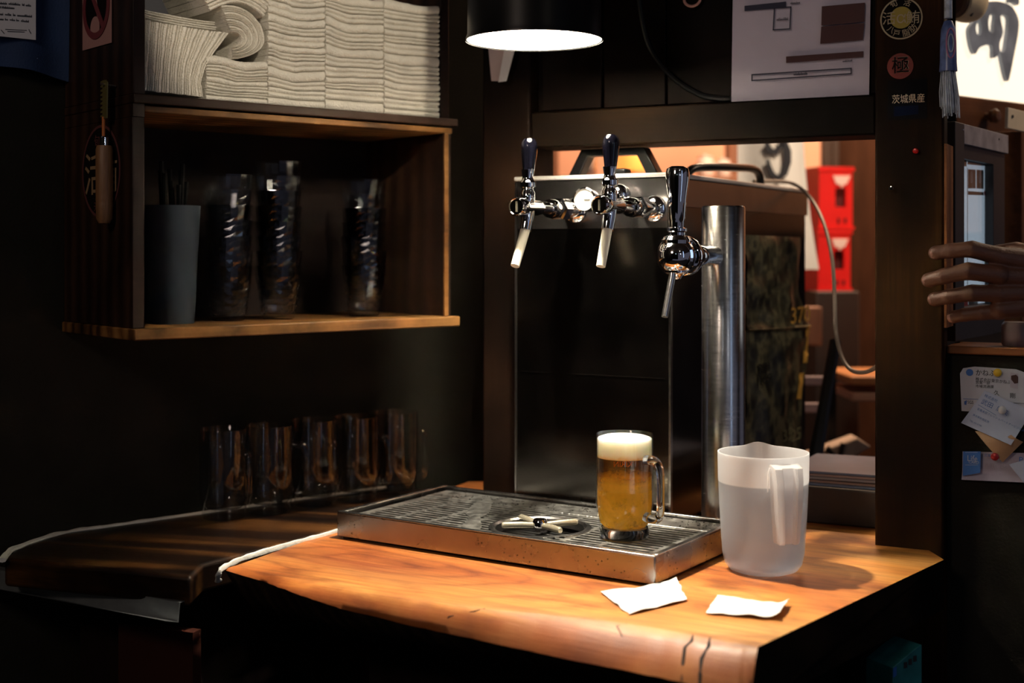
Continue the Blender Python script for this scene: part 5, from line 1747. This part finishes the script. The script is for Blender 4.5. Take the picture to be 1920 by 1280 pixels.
# push pins
for px, py, m, lab in ((1717, 283, mat('red_pin_plastic', (0.6, 0.02, 0.02), rough=0.25), 'small red push pin on the pillar'), (1672, 353, CHROME, 'small silver screw head on the pillar')):
    t = ft('push_pin', lab, 'pin')
    a, z = FR.uv(px, py, -0.006)
    MB().lathe([(0, 0), (0.0035, 0), (0.0025, 0.003), (0.0025, 0.006), (0.0042, 0.008), (0.0042, 0.010), (0.003, 0.0115), (0, 0.012)], 14, T(a, -0.0005, z) @ YM).build('head', m, t)
# hanging white paper strip under the lamp's left rim
t = ft('paper_strip', 'folded white paper strip hanging on the dark post behind the lamp', 'paper')
for k, pix in enumerate((((912, 40), (958, 40), (944, 152), (922, 152)), ((952, 60), (974, 60), (950, 152), (935, 154)))):
    yy = -0.012 - 0.006 * k
    MB().prism([FR.uv(x, y, yy) for x, y in pix], yy, yy - 0.0015).build('fold', mat('dusky_paper', (0.50, 0.40, 0.40), rough=0.8, var=0.1) if k == 0 else PAPER, t)
a, z = FR.uv(935, 60, -0.02)
MB().lathe([(0, 0), (0.005, 0), (0.004, 0.008), (0, 0.009)], 12, T(a, -0.0205, z) @ YM).build('tack', BLACKP, t)
MB().box(a - 0.001, a + 0.001, -0.0205, 0.0, z - 0.001, z + 0.001).build('tack_shaft', STEEL, t)
# black cable over the boards
pts = [(1196, -30), (1205, 40), (1222, 95), (1262, 145), (1310, 176), (1345, 184), (1370, 185)]
q = []
for x, y in pts:
    a, z = FR.uv(x, y, 0.012); q.append(Vector((a, 0.012, z)))
o = on_frame(MB().tube(resample(q, 40), 0.0045, 8).build('wall_cable', BLACKP)); tag(o, 'black cable drooping across the dark boards to the printed sheet', 'cable')
# hanging ring and hook
a, z = FR.uv(1298, -2, 0.010)
pts = [Vector((a + 0.014 * math.cos(t_), 0.010, z + 0.012 * math.sin(t_))) for t_ in [R(k * 20) for k in range(19)]]
o = on_frame(MB().tube(pts, 0.0022, 8, cap=False).build('hanging_ring', mat('pinkish_ring', (0.5, 0.25, 0.22), rough=0.5))); tag(o, 'small pinkish ring hanging at the top of the dark boards', 'ring')

# ================================================================== RIGHT: CARDS ON THE DARK PANEL
CARDW = mat('card_white', (0.46, 0.50, 0.58), rough=0.6, var=0.03)
CARDB = mat('card_blue', (0.03, 0.14, 0.45), rough=0.5, var=0)
TANC = mat('card_tan_back', (0.42, 0.26, 0.14), rough=0.6, var=0.06)
LIL = mat('card_lilac', (0.40, 0.38, 0.48), rough=0.6, var=0.03)


def rxz(px, py, off): return RW.uv(px, py, off)


def rthing(name, lab, cat): return thing(name, lab, cat, (RW.x, RW.y, 0), -26.86)


def rprism(pix, y, th, m, name, parent):
    return MB().prism([rxz(x, yy, y) for x, yy in pix], y, y - th).build(name, m, parent)


def rtext(t, px, py, s, size, m, y, rot=0, sx=1.0, align='LEFT'):
    a, z = rxz(px, py, y)
    return text('lettering', s, size, m, t, a, y, z, rot=rot, sx=sx, align=align, extrude=0.0002)


def pin(t, px, py, r, m, y):
    a, z = rxz(px, py, y)
    MB().lathe([(0, 0), (r * .6, 0), (r, 0.003), (r, 0.005), (r * .7, 0.0065), (0, 0.007)], 20, T(a, y, z) @ YM).build('pin_head', m, t)


t = rthing('business_card', 'white business card with a blue round mark, yellow pin, topmost of three', 'card')
rprism([(1803, 770), (1800, 700), (1806, 690), (1828, 687), (1905, 692), (1960, 712), (1960, 784), (1880, 776)], -0.001, 0.0006, CARDW, 'card', t)
pil = rxz(1818, 698, -0.0018)
MB().lathe([(0, 0), (0.0052, 0), (0.0052, 0.0004), (0, 0.0004)], 24, T(pil[0], -0.0018, pil[1]) @ YM).build('blue_mark', CARDB, t)
rtext(t, 1829, 699, 'かねふく', 0.0105, INK, -0.0018, sx=0.9)
rtext(t, 1829, 711, '株式会社東京かねふく', 0.0062, INK, -0.0018, sx=0.9, rot=-3)
rtext(t, 1829, 717, '営業一部', 0.0052, INK, -0.0018)
rtext(t, 1829, 724, '市場流通課', 0.0052, INK, -0.0018)
rtext(t, 1863, 737, '久', 0.0085, INK, -0.0018)
rtext(t, 1893, 742, '剛', 0.0085, INK, -0.0018)
rprism([(1806, 747), (1838, 748), (1838, 748.8), (1806, 747.8)], -0.0018, 0.0003, BLUEINK, 'printed_rule', t)
rprism([(1880, 754), (1930, 756), (1930, 756.8), (1880, 754.8)], -0.0018, 0.0003, INK, 'printed_rule', t)
rprism([(1808, 752), (1813, 750), (1812, 759), (1808, 758)], -0.0018, 0.0003, BLUEINK, 'printed_emblem', t)
rtext(t, 1814, 754, 'SGS', 0.0065, INK, -0.0018, sx=0.8)
rprism([(1895, 698), (1909, 700), (1908, 729), (1894, 726)], -0.0018, 0.0003, LIL, 'photo_panel', t)
rprism([(1896, 704), (1905, 702), (1909, 706), (1909, 718), (1902, 719), (1896, 711)], -0.0022, 0.0003, mat('dark_roe_print', (0.05, 0.02, 0.02), rough=0.5), 'photo_subject', t)
pin(t, 1871, 698, 0.0060, mat('yellow_pin', (0.62, 0.42, 0.02), rough=0.35, var=0), -0.0018)

t = rthing('business_card', 'blue-tinted business card tilted and curling over the card above, white pin', 'card')


def cardsheet(pix, y0, lift, name, m, t, th=0.0006):
    q = [Vector((*rxz(x, yy, y0), 0)) for x, yy in pix]
    def f(u, v):
        p = (q[0] * (1 - u) + q[1] * u) * (1 - v) + (q[3] * (1 - u) + q[2] * u) * v
        return (p.x, y0 - lift(u, v), p.y)
    return MB().sheet(f, 12, 10, th).build(name, m, t, ang=80)


CARDL = mat('card_pale_blue', (0.42, 0.50, 0.66), rough=0.6, var=0.03)
cardsheet([(1803, 792), (1898, 832), (1935, 770), (1846, 732)], -0.004, lambda u, v: 0.012 * (1 - v) ** 2 * (0.4 + u), 'card', CARDL, t)
cardsheet([(1828, 808), (1880, 866), (1918, 828), (1892, 812)], -0.010, lambda u, v: 0.006 * math.sin(math.pi * u), 'curled_flap', TANC, t)
for (px, py, s, sz) in ((1846, 741, '株式会社', 0.0050), (1840, 752, '武田  庸夫', 0.0090), (1832, 766, '営業本部フレッシュパートナービジネス', 0.0040), (1824, 777, '東京都新宿区西', 0.0036), (1818, 788, 'TEL 03-5740', 0.0036)):
    rtext(t, px, py, s, sz, BLUEINK, -0.0185, rot=-24)
rprism([(1834, 758), (1868, 778), (1868, 778.8), (1834, 758.8)], -0.0185, 0.0003, BLUEINK, 'printed_rule', t)
pin(t, 1880, 768, 0.0058, mat('white_pin', (0.50, 0.54, 0.58), rough=0.35, var=0), -0.0165)

t = rthing('loyalty_card', 'white card with a solid blue left end and red pin, lowest of three', 'card')
cardsheet([(1804, 898), (1960, 905), (1960, 850), (1805, 846)], -0.001, lambda u, v: 0.016 * max(0, .35 - v) ** 1.5 * 2.0, 'card', LIL, t)
rprism([(1805, 892), (1806, 846), (1839, 846), (1838, 886)], -0.0095, 0.0004, CARDB, 'blue_panel', t)
rtext(t, 1813, 859, 'Life', 0.0125, CARDW, -0.0105, sx=0.85); rtext(t, 1816, 866, 'CARD', 0.0055, CARDW, -0.0105)
for yv in (847.5, 871):
    rprism([(1810, yv), (1833, yv), (1833, yv + .6), (1810, yv + .6)], -0.0103, 0.0002, CARDW, 'printed_rule', t)
rtext(t, 1845, 853, '営業部 課長', 0.0050, BLUEINK, -0.0105); rtext(t, 1846, 872, '吉田  ヨシ', 0.0070, mat('grey_ink', (.25, .24, .3), rough=.7), -0.0105)
rtext(t, 1910, 862, 'P', 0.0120, CARDB, -0.0105)
pin(t, 1866, 855, 0.0058, mat('dark_red_pin', (0.36, 0.015, 0.02), rough=0.35, var=0), -0.0105)
o = rprism([(1892, 870), (1960, 852), (1960, 915), (1920, 905)], -0.0130, 0.001, CARDL, 'blue_card_corner', None)
o.location = (RW.x, RW.y, 0); o.rotation_euler = (0, 0, RW.rz); tag(o, 'pale blue card corner at the right frame edge over the lowest card', 'card')

# ================================================================== RIGHT: DOOR WITH MENU SHEET
DP = Plane(0.668, 2.045, 55)
dr = thing('sliding_door', 'dark framed sliding door with a pale menu sheet behind its pane', 'door', (DP.x, DP.y, 0), 55)


def dxz(px, py, off=0.0): return DP.uv(px, py, off)


xs0 = dxz(1784, 400)[0]; xs1 = dxz(1801, 400)[0]; xs2 = dxz(1863, 400)[0]; xs3 = dxz(1884, 400)[0]
zt = dxz(1800, 232)[1]; zr = dxz(1800, 270)[1]; zg = dxz(1802, 296)[1]; zbm = zs + 0.003
DARKF = mat('dark_door_frame', (0.022, 0.015, 0.013), rough=0.45, var=0.2)
RAILM = mat('grey_painted_rail', (0.30, 0.27, 0.30), rough=0.6, var=0.25, ns=40, bump=0.2)
MB().box(xs0, xs1, -0.006, 0.02, zbm, zt).build('stile', DARKF, dr, bevel=0.001)
MB().box(xs2, xs3, 0.0, 0.02, zbm, zr).build('stile', DARKF, dr, bevel=0.001)
MB().box(xs1, xs3, -0.006, 0.02, zr, zt).build('top_rail', RAILM, dr, bevel=0.001)
MB().box(xs1, xs2, 0.0, 0.02, zg, zr).build('inner_rail', DARKF, dr)
MB().box(xs1, xs2, 0.0, 0.02, zbm, zbm + 0.05).build('bottom_rail', DARKF, dr)
MB().box(xs1, xs2, 0.010, 0.013, zbm + 0.05, zg).build('pane', thin_glass('door_pane', (.97, .98, 1.0), 0.02), dr)
for px, py in ((1806, 243), (1873, 261)):
    a, z = dxz(px, py, -0.006)
    MB().lathe([(0, 0), (0.002, 0), (0.0015, 0.001), (0, 0.0012)], 10, T(a, -0.006, z) @ YM).build('screw', CHROME if px < 1850 else BLACKP, dr)
ms = thing('menu_screen', 'pale blue-grey lit menu screen with two dark emblems in the door', 'screen', (DP.x, DP.y, 0), 55)
SCRN = emit('screen_glow', (0.55, 0.68, 0.78), 0.50)
MB().box(xs1 + .001, xs2 - .0005, 0.0145, 0.018, zbm + 0.052, zg - .001).build('display', SCRN, ms)


def dquad(pix, m, name, y=0.0142, th=0.0003):
    return MB().prism([dxz(x, yy, y) for x, yy in pix], y, y - th).build(name, m, ms)


EMB = mat('screen_dark_block', (0.06, 0.06, 0.06), rough=0.5, var=0.1)
dquad([(1815, 317), (1829, 318), (1829, 353), (1815, 353)], EMB, 'dark_tile')
dquad([(1831, 318), (1844, 319), (1844, 354), (1831, 353)], EMB, 'dark_tile')
dquad([(1815, 358), (1844, 360), (1844, 366), (1815, 365)], EMB, 'dark_bar')
dquad([(1845, 358), (1859, 359), (1859, 367), (1845, 366)], mat('screen_red', (0.5, 0.06, 0.06), rough=0.5), 'red_bar')
dquad([(1803, 297), (1812, 298), (1812, 312), (1803, 311)], EMB, 'corner_mark')
dquad([(1814, 300), (1856, 305), (1856, 312), (1814, 308)], mat('screen_grey', (0.2, 0.25, 0.28), rough=0.5), 'header_bar')
dquad([(1813.5, 314), (1814.3, 314), (1814.3, 575), (1813.5, 575)], EMB, 'rule')
for px in (1821, 1837):
    a, z = dxz(px, 332, 0.0138)
    MB().lathe([(0.0055, 0), (0.0065, 0), (0.0065, 0.0003), (0.0055, 0.0003)], 24, T(a, 0.0138, z) @ YM @ Matrix.Diagonal((1.0, 1.5, 1, 1)), closed=True).build('emblem_ring', CARDW, ms)
    MB().box(a - .001, a + .0012, 0.0136, 0.0138, z - 0.006, z + 0.006).build('emblem_stroke', CARDW, ms)
dquad([(1803, 560), (1815, 561), (1815, 576), (1803, 576)], mat('screen_red2', (0.42, 0.05, 0.05), rough=0.5), 'red_tile')
dquad([(1816, 560), (1833, 560), (1833, 574), (1816, 575)], EMB, 'dark_tile')
dquad([(1846, 490), (1861, 492), (1861, 497), (1846, 495)], mat('screen_green', (0.10, 0.28, 0.05), rough=0.5), 'green_tile')

# post right of the door
a0 = dxz(1884, 400, 0.03)[0]; a1 = dxz(1899, 400, 0.03)[0]
o = MB().box(a0, a1, 0.0, 0.05, zs, dxz(1885, 236)[1]).build('trim_10', ORW, bevel=0.002)
o.location = (DP.x, DP.y, 0); o.rotation_euler = (0, 0, DP.rz); struct(o)

# sign with brush character
SG = Plane(P(1796, 184, 2.55).x, 2.55, 38)
sgn = thing('backlit_sign', 'large cream backlit sign with a grey-blue brush character at top right', 'sign', (SG.x, SG.y, 0), 38)
zS = SG.uv(1796, 183)[1]
MB().box(0, 0.75, 0, 0.06, zS, zS + 0.60).build('sign_box', emit('sign_glow', (1.0, 0.86, 0.66), 1.12), sgn)
S7 = lambda x, y: SG.uv(1600 + x / 4.922, y / 4.922, -0.006)
outer = [(1180, 40), (1230, 18), (1330, 16), (1430, 50), (1480, 110), (1512, 200), (1503, 330), (1470, 500), (1424, 726), (1400, 738), (1372, 640), (1338, 480), (1318, 512), (1276, 534), (1270, 432), (1232, 414), (1150, 440), (1112, 500), (1082, 460), (1060, 370), (1055, 262), (1110, 180), (1150, 100)]
holes = [[(1150, 190), (1168, 235), (1166, 310), (1132, 325), (1114, 262), (1132, 200)], [(1245, 142), (1272, 132), (1292, 150), (1282, 230), (1276, 300), (1242, 290), (1230, 210)], [(1350, 142), (1400, 150), (1418, 200), (1402, 350), (1380, 470), (1342, 480), (1335, 400), (1366, 300), (1345, 185)]]


def curve_shape(name, loops, m, parent, xzf, y, ex):
    cu = bpy.data.curves.new('shape_tmp', 'CURVE'); cu.dimensions = '2D'; cu.fill_mode = 'BOTH'; cu.extrude = ex
    for lp in loops:
        s = cu.splines.new('POLY'); s.points.add(len(lp) - 1); s.use_cyclic_u = True
        for i, p in enumerate(lp):
            x, z = xzf(*p); s.points[i].co = (x, z, 0, 1)
    o = bpy.data.objects.new('shape_tmp', cu); COL.objects.link(o)
    me = bpy.data.meshes.new_from_object(o.evaluated_get(bpy.context.evaluated_depsgraph_get()))
    bpy.data.objects.remove(o); bpy.data.curves.remove(cu)
    me.transform(T(0, y, 0) @ rotx(90)); me.name = name
    me.materials.clear(); me.materials.append(m)
    o = bpy.data.objects.new(name, me); COL.objects.link(o); o.parent = parent
    return o


def smooth_loop(lp, n=3):
    q = [Vector(p) for p in lp]; N2 = len(q); out = []
    for i in range(N2):
        p0, p1, p2, p3 = q[i - 1], q[i], q[(i + 1) % N2], q[(i + 2) % N2]
        for k in range(n):
            f = k / n
            out.append(tuple(0.5 * ((2 * p1) + (p2 - p0) * f + (2 * p0 - 5 * p1 + 4 * p2 - p3) * f * f + (3 * p1 - p0 - 3 * p2 + p3) * f ** 3)))
    return out


BRUSH = mat('grey_blue_brush', (0.20, 0.24, 0.32), rough=0.35, var=0.5, ns=14)
curve_shape('brush_character', [smooth_loop(outer)] + [smooth_loop(h) for h in holes], BRUSH, sgn, S7, -0.006, 0.004)
curve_shape('brush_character', [smooth_loop([(1424, 20), (1460, 26), (1500, 52), (1516, 20), (1500, -60), (1440, -60)])], BRUSH, sgn, S7, -0.006, 0.004)
# beam under the sign
o = MB().box(-0.05, 0.75, -0.03, 0.08, zS - 0.065, zS - 0.001).build('trim_11', ORW, bevel=0.003)
o.location = (SG.x, SG.y, 0); o.rotation_euler = (0, 0, SG.rz); struct(o)
t = thing('wooden_knob', 'dark turned wooden knob on the beam under the sign', 'knob', (SG.x, SG.y, 0), 38)
a, z = SG.uv(1858, 218, -0.04)
MB().lathe([(0, 0), (0.008, 0), (0.006, 0.006), (0.013, 0.012), (0.014, 0.020), (0.009, 0.027), (0, 0.029)], 18, T(a, -0.03, z) @ YM).build('knob', mat('dark_knob', (0.10, 0.04, 0.015), rough=0.25), t)
o = MB().box(0, 0.03, 0, 0.02, 0, 0.75).build('trim_13', DARKW); o.location = P(1758, 240, 2.2); struct(o)
# small lantern hanging before the sign
lc = P(1794, 2, 2.36)
t = thing('paper_lantern', 'small cream lantern with brown end cap and black writing before the sign', 'lantern', lc)
LM = rotz(28) @ roty(90)
MB().lathe([(0.026, -0.002), (0.034, 0.002), (0.036, 0.018), (0.036, 0.032), (0.032, 0.044), (0.024, 0.050)], 28, LM).build('body', mat('lantern_paper', (0.70, 0.58, 0.38), rough=0.7), t)
MB().lathe([(0, -0.010), (0.026, -0.010), (0.031, -0.006), (0.030, 0.002), (0, 0.002)], 28, LM).build('end_cap', mat('brown_cap', (0.07, 0.035, 0.022), rough=0.6), t)
for pts in (((1818, 0), (1821, 10), (1815, 18), (1818, 25)), ((1824, 14), (1818, 20), (1824, 24), (1820, 30))):
    q = [P(x, y, 2.345) - lc for x, y in pts]
    MB().tube(q, 0.0022, 6).build('brush_mark', INK, t)
MB().tube([(0.015, 0.008, 0.03), (0.015, 0.008, 0.5)], 0.002, 6).build('cord', BLACKP, t)

# blue tassel
tl_ = P(1778, 60, 1.965)
t = thing('silk_tassel', 'shiny blue tassel with pale fringe hanging beside the pillar', 'tassel', tl_)
TB1 = mat('tassel_blue', (0.10, 0.15, 0.36), rough=0.3, var=0.5, ns=60)
TB2 = mat('tassel_fringe', (0.45, 0.52, 0.62), rough=0.5, var=0.4, ns=80)
TPK = mat('tassel_pink', (0.40, 0.16, 0.28), rough=0.4)
MB().tube([(0, 0, 0.35), (0, 0, 0.02)], [0.004, 0.006], 8).build('cord', TB2, t)
MB().lathe([(0, 0.018), (0.006, 0.016), (0.0105, 0.004), (0.0115, -0.015), (0.0120, -0.045), (0.0130, -0.058), (0, -0.058)], 24, Matrix.Diagonal((1, 1, 1, 1))).build('wrapped_head', TB1, t)
for k, s_ in enumerate((1.0, 0.6)):
    pts = [Vector((0.0065 * s_ * math.cos(R(a_)), -0.0118, -0.018 + 0.022 * s_ * math.sin(R(a_)))) for a_ in range(0, 361, 24)]
    MB().tube(pts, 0.0012, 6, cap=False).build('pattern_loop', TPK if k == 0 else TB2, t)
random.seed(3)
fm = MB()
for i in range(70):
    t_ = random.uniform(0, 6.28); r0 = 0.010 * math.sqrt(random.random()); r1 = r0 + random.uniform(0, 0.005)
    ln = random.uniform(0.05, 0.072)
    fm.tube([(r0 * math.cos(t_), r0 * math.sin(t_), -0.055), (r1 * math.cos(t_) + 0.002, r1 * math.sin(t_), -0.055 - ln * .6), (r1 * math.cos(t_) + 0.003, r1 * math.sin(t_), -0.055 - ln)], 0.0007, 4)
o = fm.build('fringe', TB2, t); o['kind'] = 'stuff'

# notices and cloth at the right frame edge
o = MB().box(0, 0.09, 0, 0.006, 0, 0.036).build('hung_plaque', mat('plaque_cream', (0.78, 0.66, 0.48), rough=0.6), bevel=0.001)
q = P(1889, 240, 2.30); o.location = q; o.rotation_euler = (0, R(4), R(38)); tag(o, 'cream plaque with a nail hole under the sign at the right edge', 'plaque')
MB().lathe([(0, 0), (0.003, 0), (0.003, 0.001), (0, 0.001)], 12, T(0.014, 0, 0.022) @ YM).build('nail_head', INK, o)
a_ = P(1896, 270, 2.55)
o = MB().sheet(lambda u, v: (0.022 * u + 0.012 * math.sin(math.pi * v) * u, 0.006 * math.sin(u * 8), -0.19 * v), 8, 10, 0.002).build('grey_cloth', mat('pale_grey_cloth', (0.50, 0.46, 0.43), rough=0.9)); o.location = a_
tag(o, 'pale grey cloth strip hanging right of the door post', 'cloth')
a_ = P(1890, 460, 2.7)
o = MB().lathe([(0, 0), (0.05, 0), (0.052, 0.03), (0.045, 0.075), (0.02, 0.10), (0, 0.10)], 20).build('blue_bundle', mat('blue_bundle_cloth', (0.16, 0.32, 0.46), rough=0.7, var=0.5, ns=30)); o.location = a_ + Vector((0.045, 0, -0.02))
tag(o, 'pale blue bundle behind the hand at the right edge', 'bundle')
o = MB().box(0, 0.2, 0, 0.02, 0, 0.014).build('dark_rail', DK); o.location = P(1895, 262, 2.6); tag(o, 'dark rail below the cream plaque at the right edge', 'rail')
# support board behind the bundle
o = MB().box(-0.1, 0.4, 0, 0.15, -0.02, 0).build('trim_12', ORW); o.location = a_ + Vector((0.0, -0.06, -0.0205)); struct(o)
struct(MB().box(0.9, 2.2, 3.17, 3.199, 0.0, 1.40).build('wall_side_wainscot', DK))
struct(MB().box(0.95, 2.2, 3.2, 3.26, 0.0, 2.7).build('wall_side_room', mat('orange_plaster', (0.55, 0.26, 0.13), rough=0.8, var=0.15, ns=3)))

# ================================================================== HAND
hand = thing('person', 'hand of a person reaching in from the right edge, fingers over the door edge', 'person', P(1890, 530, 1.92))
HO = hand.location.copy()


def hp(px, py, Y): return P(px, py, Y) - HO


def capsule(mb_, pts, rads, n=12):
    """tapered chain with rounded ends"""
    pts = [Vector(p) for p in pts]
    d0_ = (pts[0] - pts[1]).normalized(); d1_ = (pts[-1] - pts[-2]).normalized()
    P_ = []; R_ = []
    for k in (80, 55, 28):
        P_.append(pts[0] + d0_ * rads[0] * math.sin(R(k))); R_.append(rads[0] * math.cos(R(k)))
    for p, r in zip(pts, rads): P_.append(p); R_.append(r)
    for k in (28, 55, 80):
        P_.append(pts[-1] + d1_ * rads[-1] * math.sin(R(k))); R_.append(rads[-1] * math.cos(R(k)))
    mb_.tube(P_, R_, n)


hm = MB()
FING = [
    ([(1755, 474, 1.915), (1782, 470, 1.903), (1822, 467, 1.888), (1872, 480, 1.885)], [0.0106, 0.0112, 0.0125, 0.0140]),
    ([(1742, 525, 1.915), (1768, 518, 1.900), (1815, 508, 1.882), (1874, 515, 1.880)], [0.0109, 0.0117, 0.0129, 0.0143]),
    ([(1753, 561, 1.918), (1780, 556, 1.903), (1822, 549, 1.888), (1873, 550, 1.884)], [0.0106, 0.0112, 0.0123, 0.0138]),
    ([(1788, 594, 1.922), (1808, 590, 1.910), (1842, 586, 1.898), (1876, 583, 1.890)], [0.0095, 0.0102, 0.0112, 0.0129]),
]
for pts, rads in FING:
    q = [hp(*p) for p in pts]
    # even out and add knuckle swell
    qq = []; rr2 = []
    for i in range(len(q) - 1):
        for k in range(3):
            f = k / 3
            qq.append(q[i].lerp(q[i + 1], f)); rr2.append((rads[i] + (rads[i + 1] - rads[i]) * f) * (0.95 if k else 1.03))
    qq.append(q[-1]); rr2.append(rads[-1])
    capsule(hm, qq, rr2, 14)
# palm: chains from each knuckle to the wrist
for (kx, ky, ky2, kr) in ((1870, 481, 500, .0145), (1872, 516, 522, .0155), (1871, 550, 545, .0150), (1874, 580, 566, .0135)):
    capsule(hm, [hp(kx, ky, 1.886), hp(kx + 40, (ky * 2 + ky2) / 3, 1.886), hp(2000, ky2, 1.895)], [kr, kr * 1.1, kr * 1.1], 14)
capsule(hm, [hp(1874, 499, 1.890), hp(1950, 520, 1.892), hp(2020, 532, 1.9)], [.014, .020, .022], 16)
capsule(hm, [hp(1876, 566, 1.890), hp(1950, 550, 1.892), hp(2020, 536, 1.9)], [.013, .019, .022], 16)
# forearm
capsule(hm, [hp(2010, 534, 1.9), hp(2080, 540, 1.92), hp(2250, 570, 1.98)], [.026, .028, .036], 20)
# thumb: leaves the side of the palm and closes behind the door stile
capsule(hm, [hp(1975, 500, 1.905), hp(1945, 478, 1.935), hp(1905, 466, 1.965), hp(1870, 470, 1.985)], [.0135, .0125, .0105, .0092], 14)
SKIN = mat('skin', (0.115, 0.046, 0.027), rough=0.5, var=0.12, ns=25, bump=0.25, bs=350)
ho = hm.build('hand', SKIN, hand)
rm = ho.modifiers.new('join', 'REMESH'); rm.mode = 'VOXEL'; rm.voxel_size = 0.0014; rm.use_smooth_shade = True
sm = ho.modifiers.new('soften', 'SMOOTH'); sm.iterations = 6; sm.factor = 0.5
NAIL = mat('fingernail', (0.30, 0.15, 0.12), rough=0.3, var=0.05)
for pts, rads in FING:
    p0, p1 = hp(*pts[0]), hp(*pts[1])
    d = (p1 - p0).normalized(); up_ = Vector((0, -1, 0)); up_ = (up_ - d * up_.dot(d)).normalized(); sd = d.cross(up_).normalized()
    c = p0 + d * 0.0005 + up_ * (rads[0] * 0.93)
    m = MB()
    def nf(u, v, c=c, d=d, sd=sd, up_=up_, r=rads[0]):
        a = (u - .5) * 2; b3 = (v - .5) * 2
        sh = math.sqrt(max(0.0, 1 - 0.35 * b3 * b3)) if b3 < 0 else 1
        return c + sd * (a * r * .62 * sh) + d * (b3 * 0.0062) - up_ * (a * a * r * .22 + (0.0012 * b3 * b3))
    m.sheet(nf, 8, 8, 0.0005).build('fingernail', NAIL, hand)
# sleeve cuff, out at the frame edge
sv = MB()
sv.tube([hp(2035, 537, 1.905), hp(2060, 539, 1.915), hp(2250, 570, 1.98)], [0.040, 0.042, 0.055], 24)
sv.build('sleeve', mat('dark_sleeve', (0.03, 0.025, 0.03), rough=0.9), hand)
# small things below the hand
o = MB().lathe([(0, 0), (0.020, 0), (0.022, 0.004), (0.022, 0.032), (0.019, 0.036), (0, 0.036)], 24).build('small_cup', mat('mauve_ceramic', (0.20, 0.13, 0.14), rough=0.4))
q = RW.w(rxz(1908, 640, 0.04)[0], 0.03, zs + 0.0004); o.location = q
tag(o, 'small mauve cup on the sill under the hand', 'cup')

# ================================================================== BELOW THE COUNTER AT RIGHT
lb = P(1695, 1240, 1.80)
sf = MB().slab([(0.42, 1.72), (0.66, 1.98), (0.9, 1.9), (0.62, 1.62)], lb.z - 0.16, lb.z - 0.14).build('low_shelf', BODYM); tag(sf, 'dark low shelf under the counter at the right', 'shelf')
t = thing('printed_carton', 'teal printed carton under the counter at the lower right', 'carton', (lb.x - 0.015, 1.80, lb.z - 0.14), 30)
TEAL = mat('teal_print', (0.02, 0.16, 0.17), rough=0.4, var=0.4, ns=25)
MB().prism([(0, 0), (0.055, 0), (0.055, 0.155), (0.04, 0.150), (0.0, 0.132)], 0, 0.05).build('box', TEAL, t, bevel=0.001)
MB().prism([(-0.0005, 0.118), (0.006, 0.121), (0.006, 0.133), (-0.0005, 0.131)], -0.0005, -0.001).build('blue_stripe', CARDB, t)
for k in range(3):
    MB().box(0.020 + k * .009, 0.026 + k * .009, -0.001, -0.0005, 0.128 + k * .003, 0.136 + k * .003).build('printed_mark', INK, t)
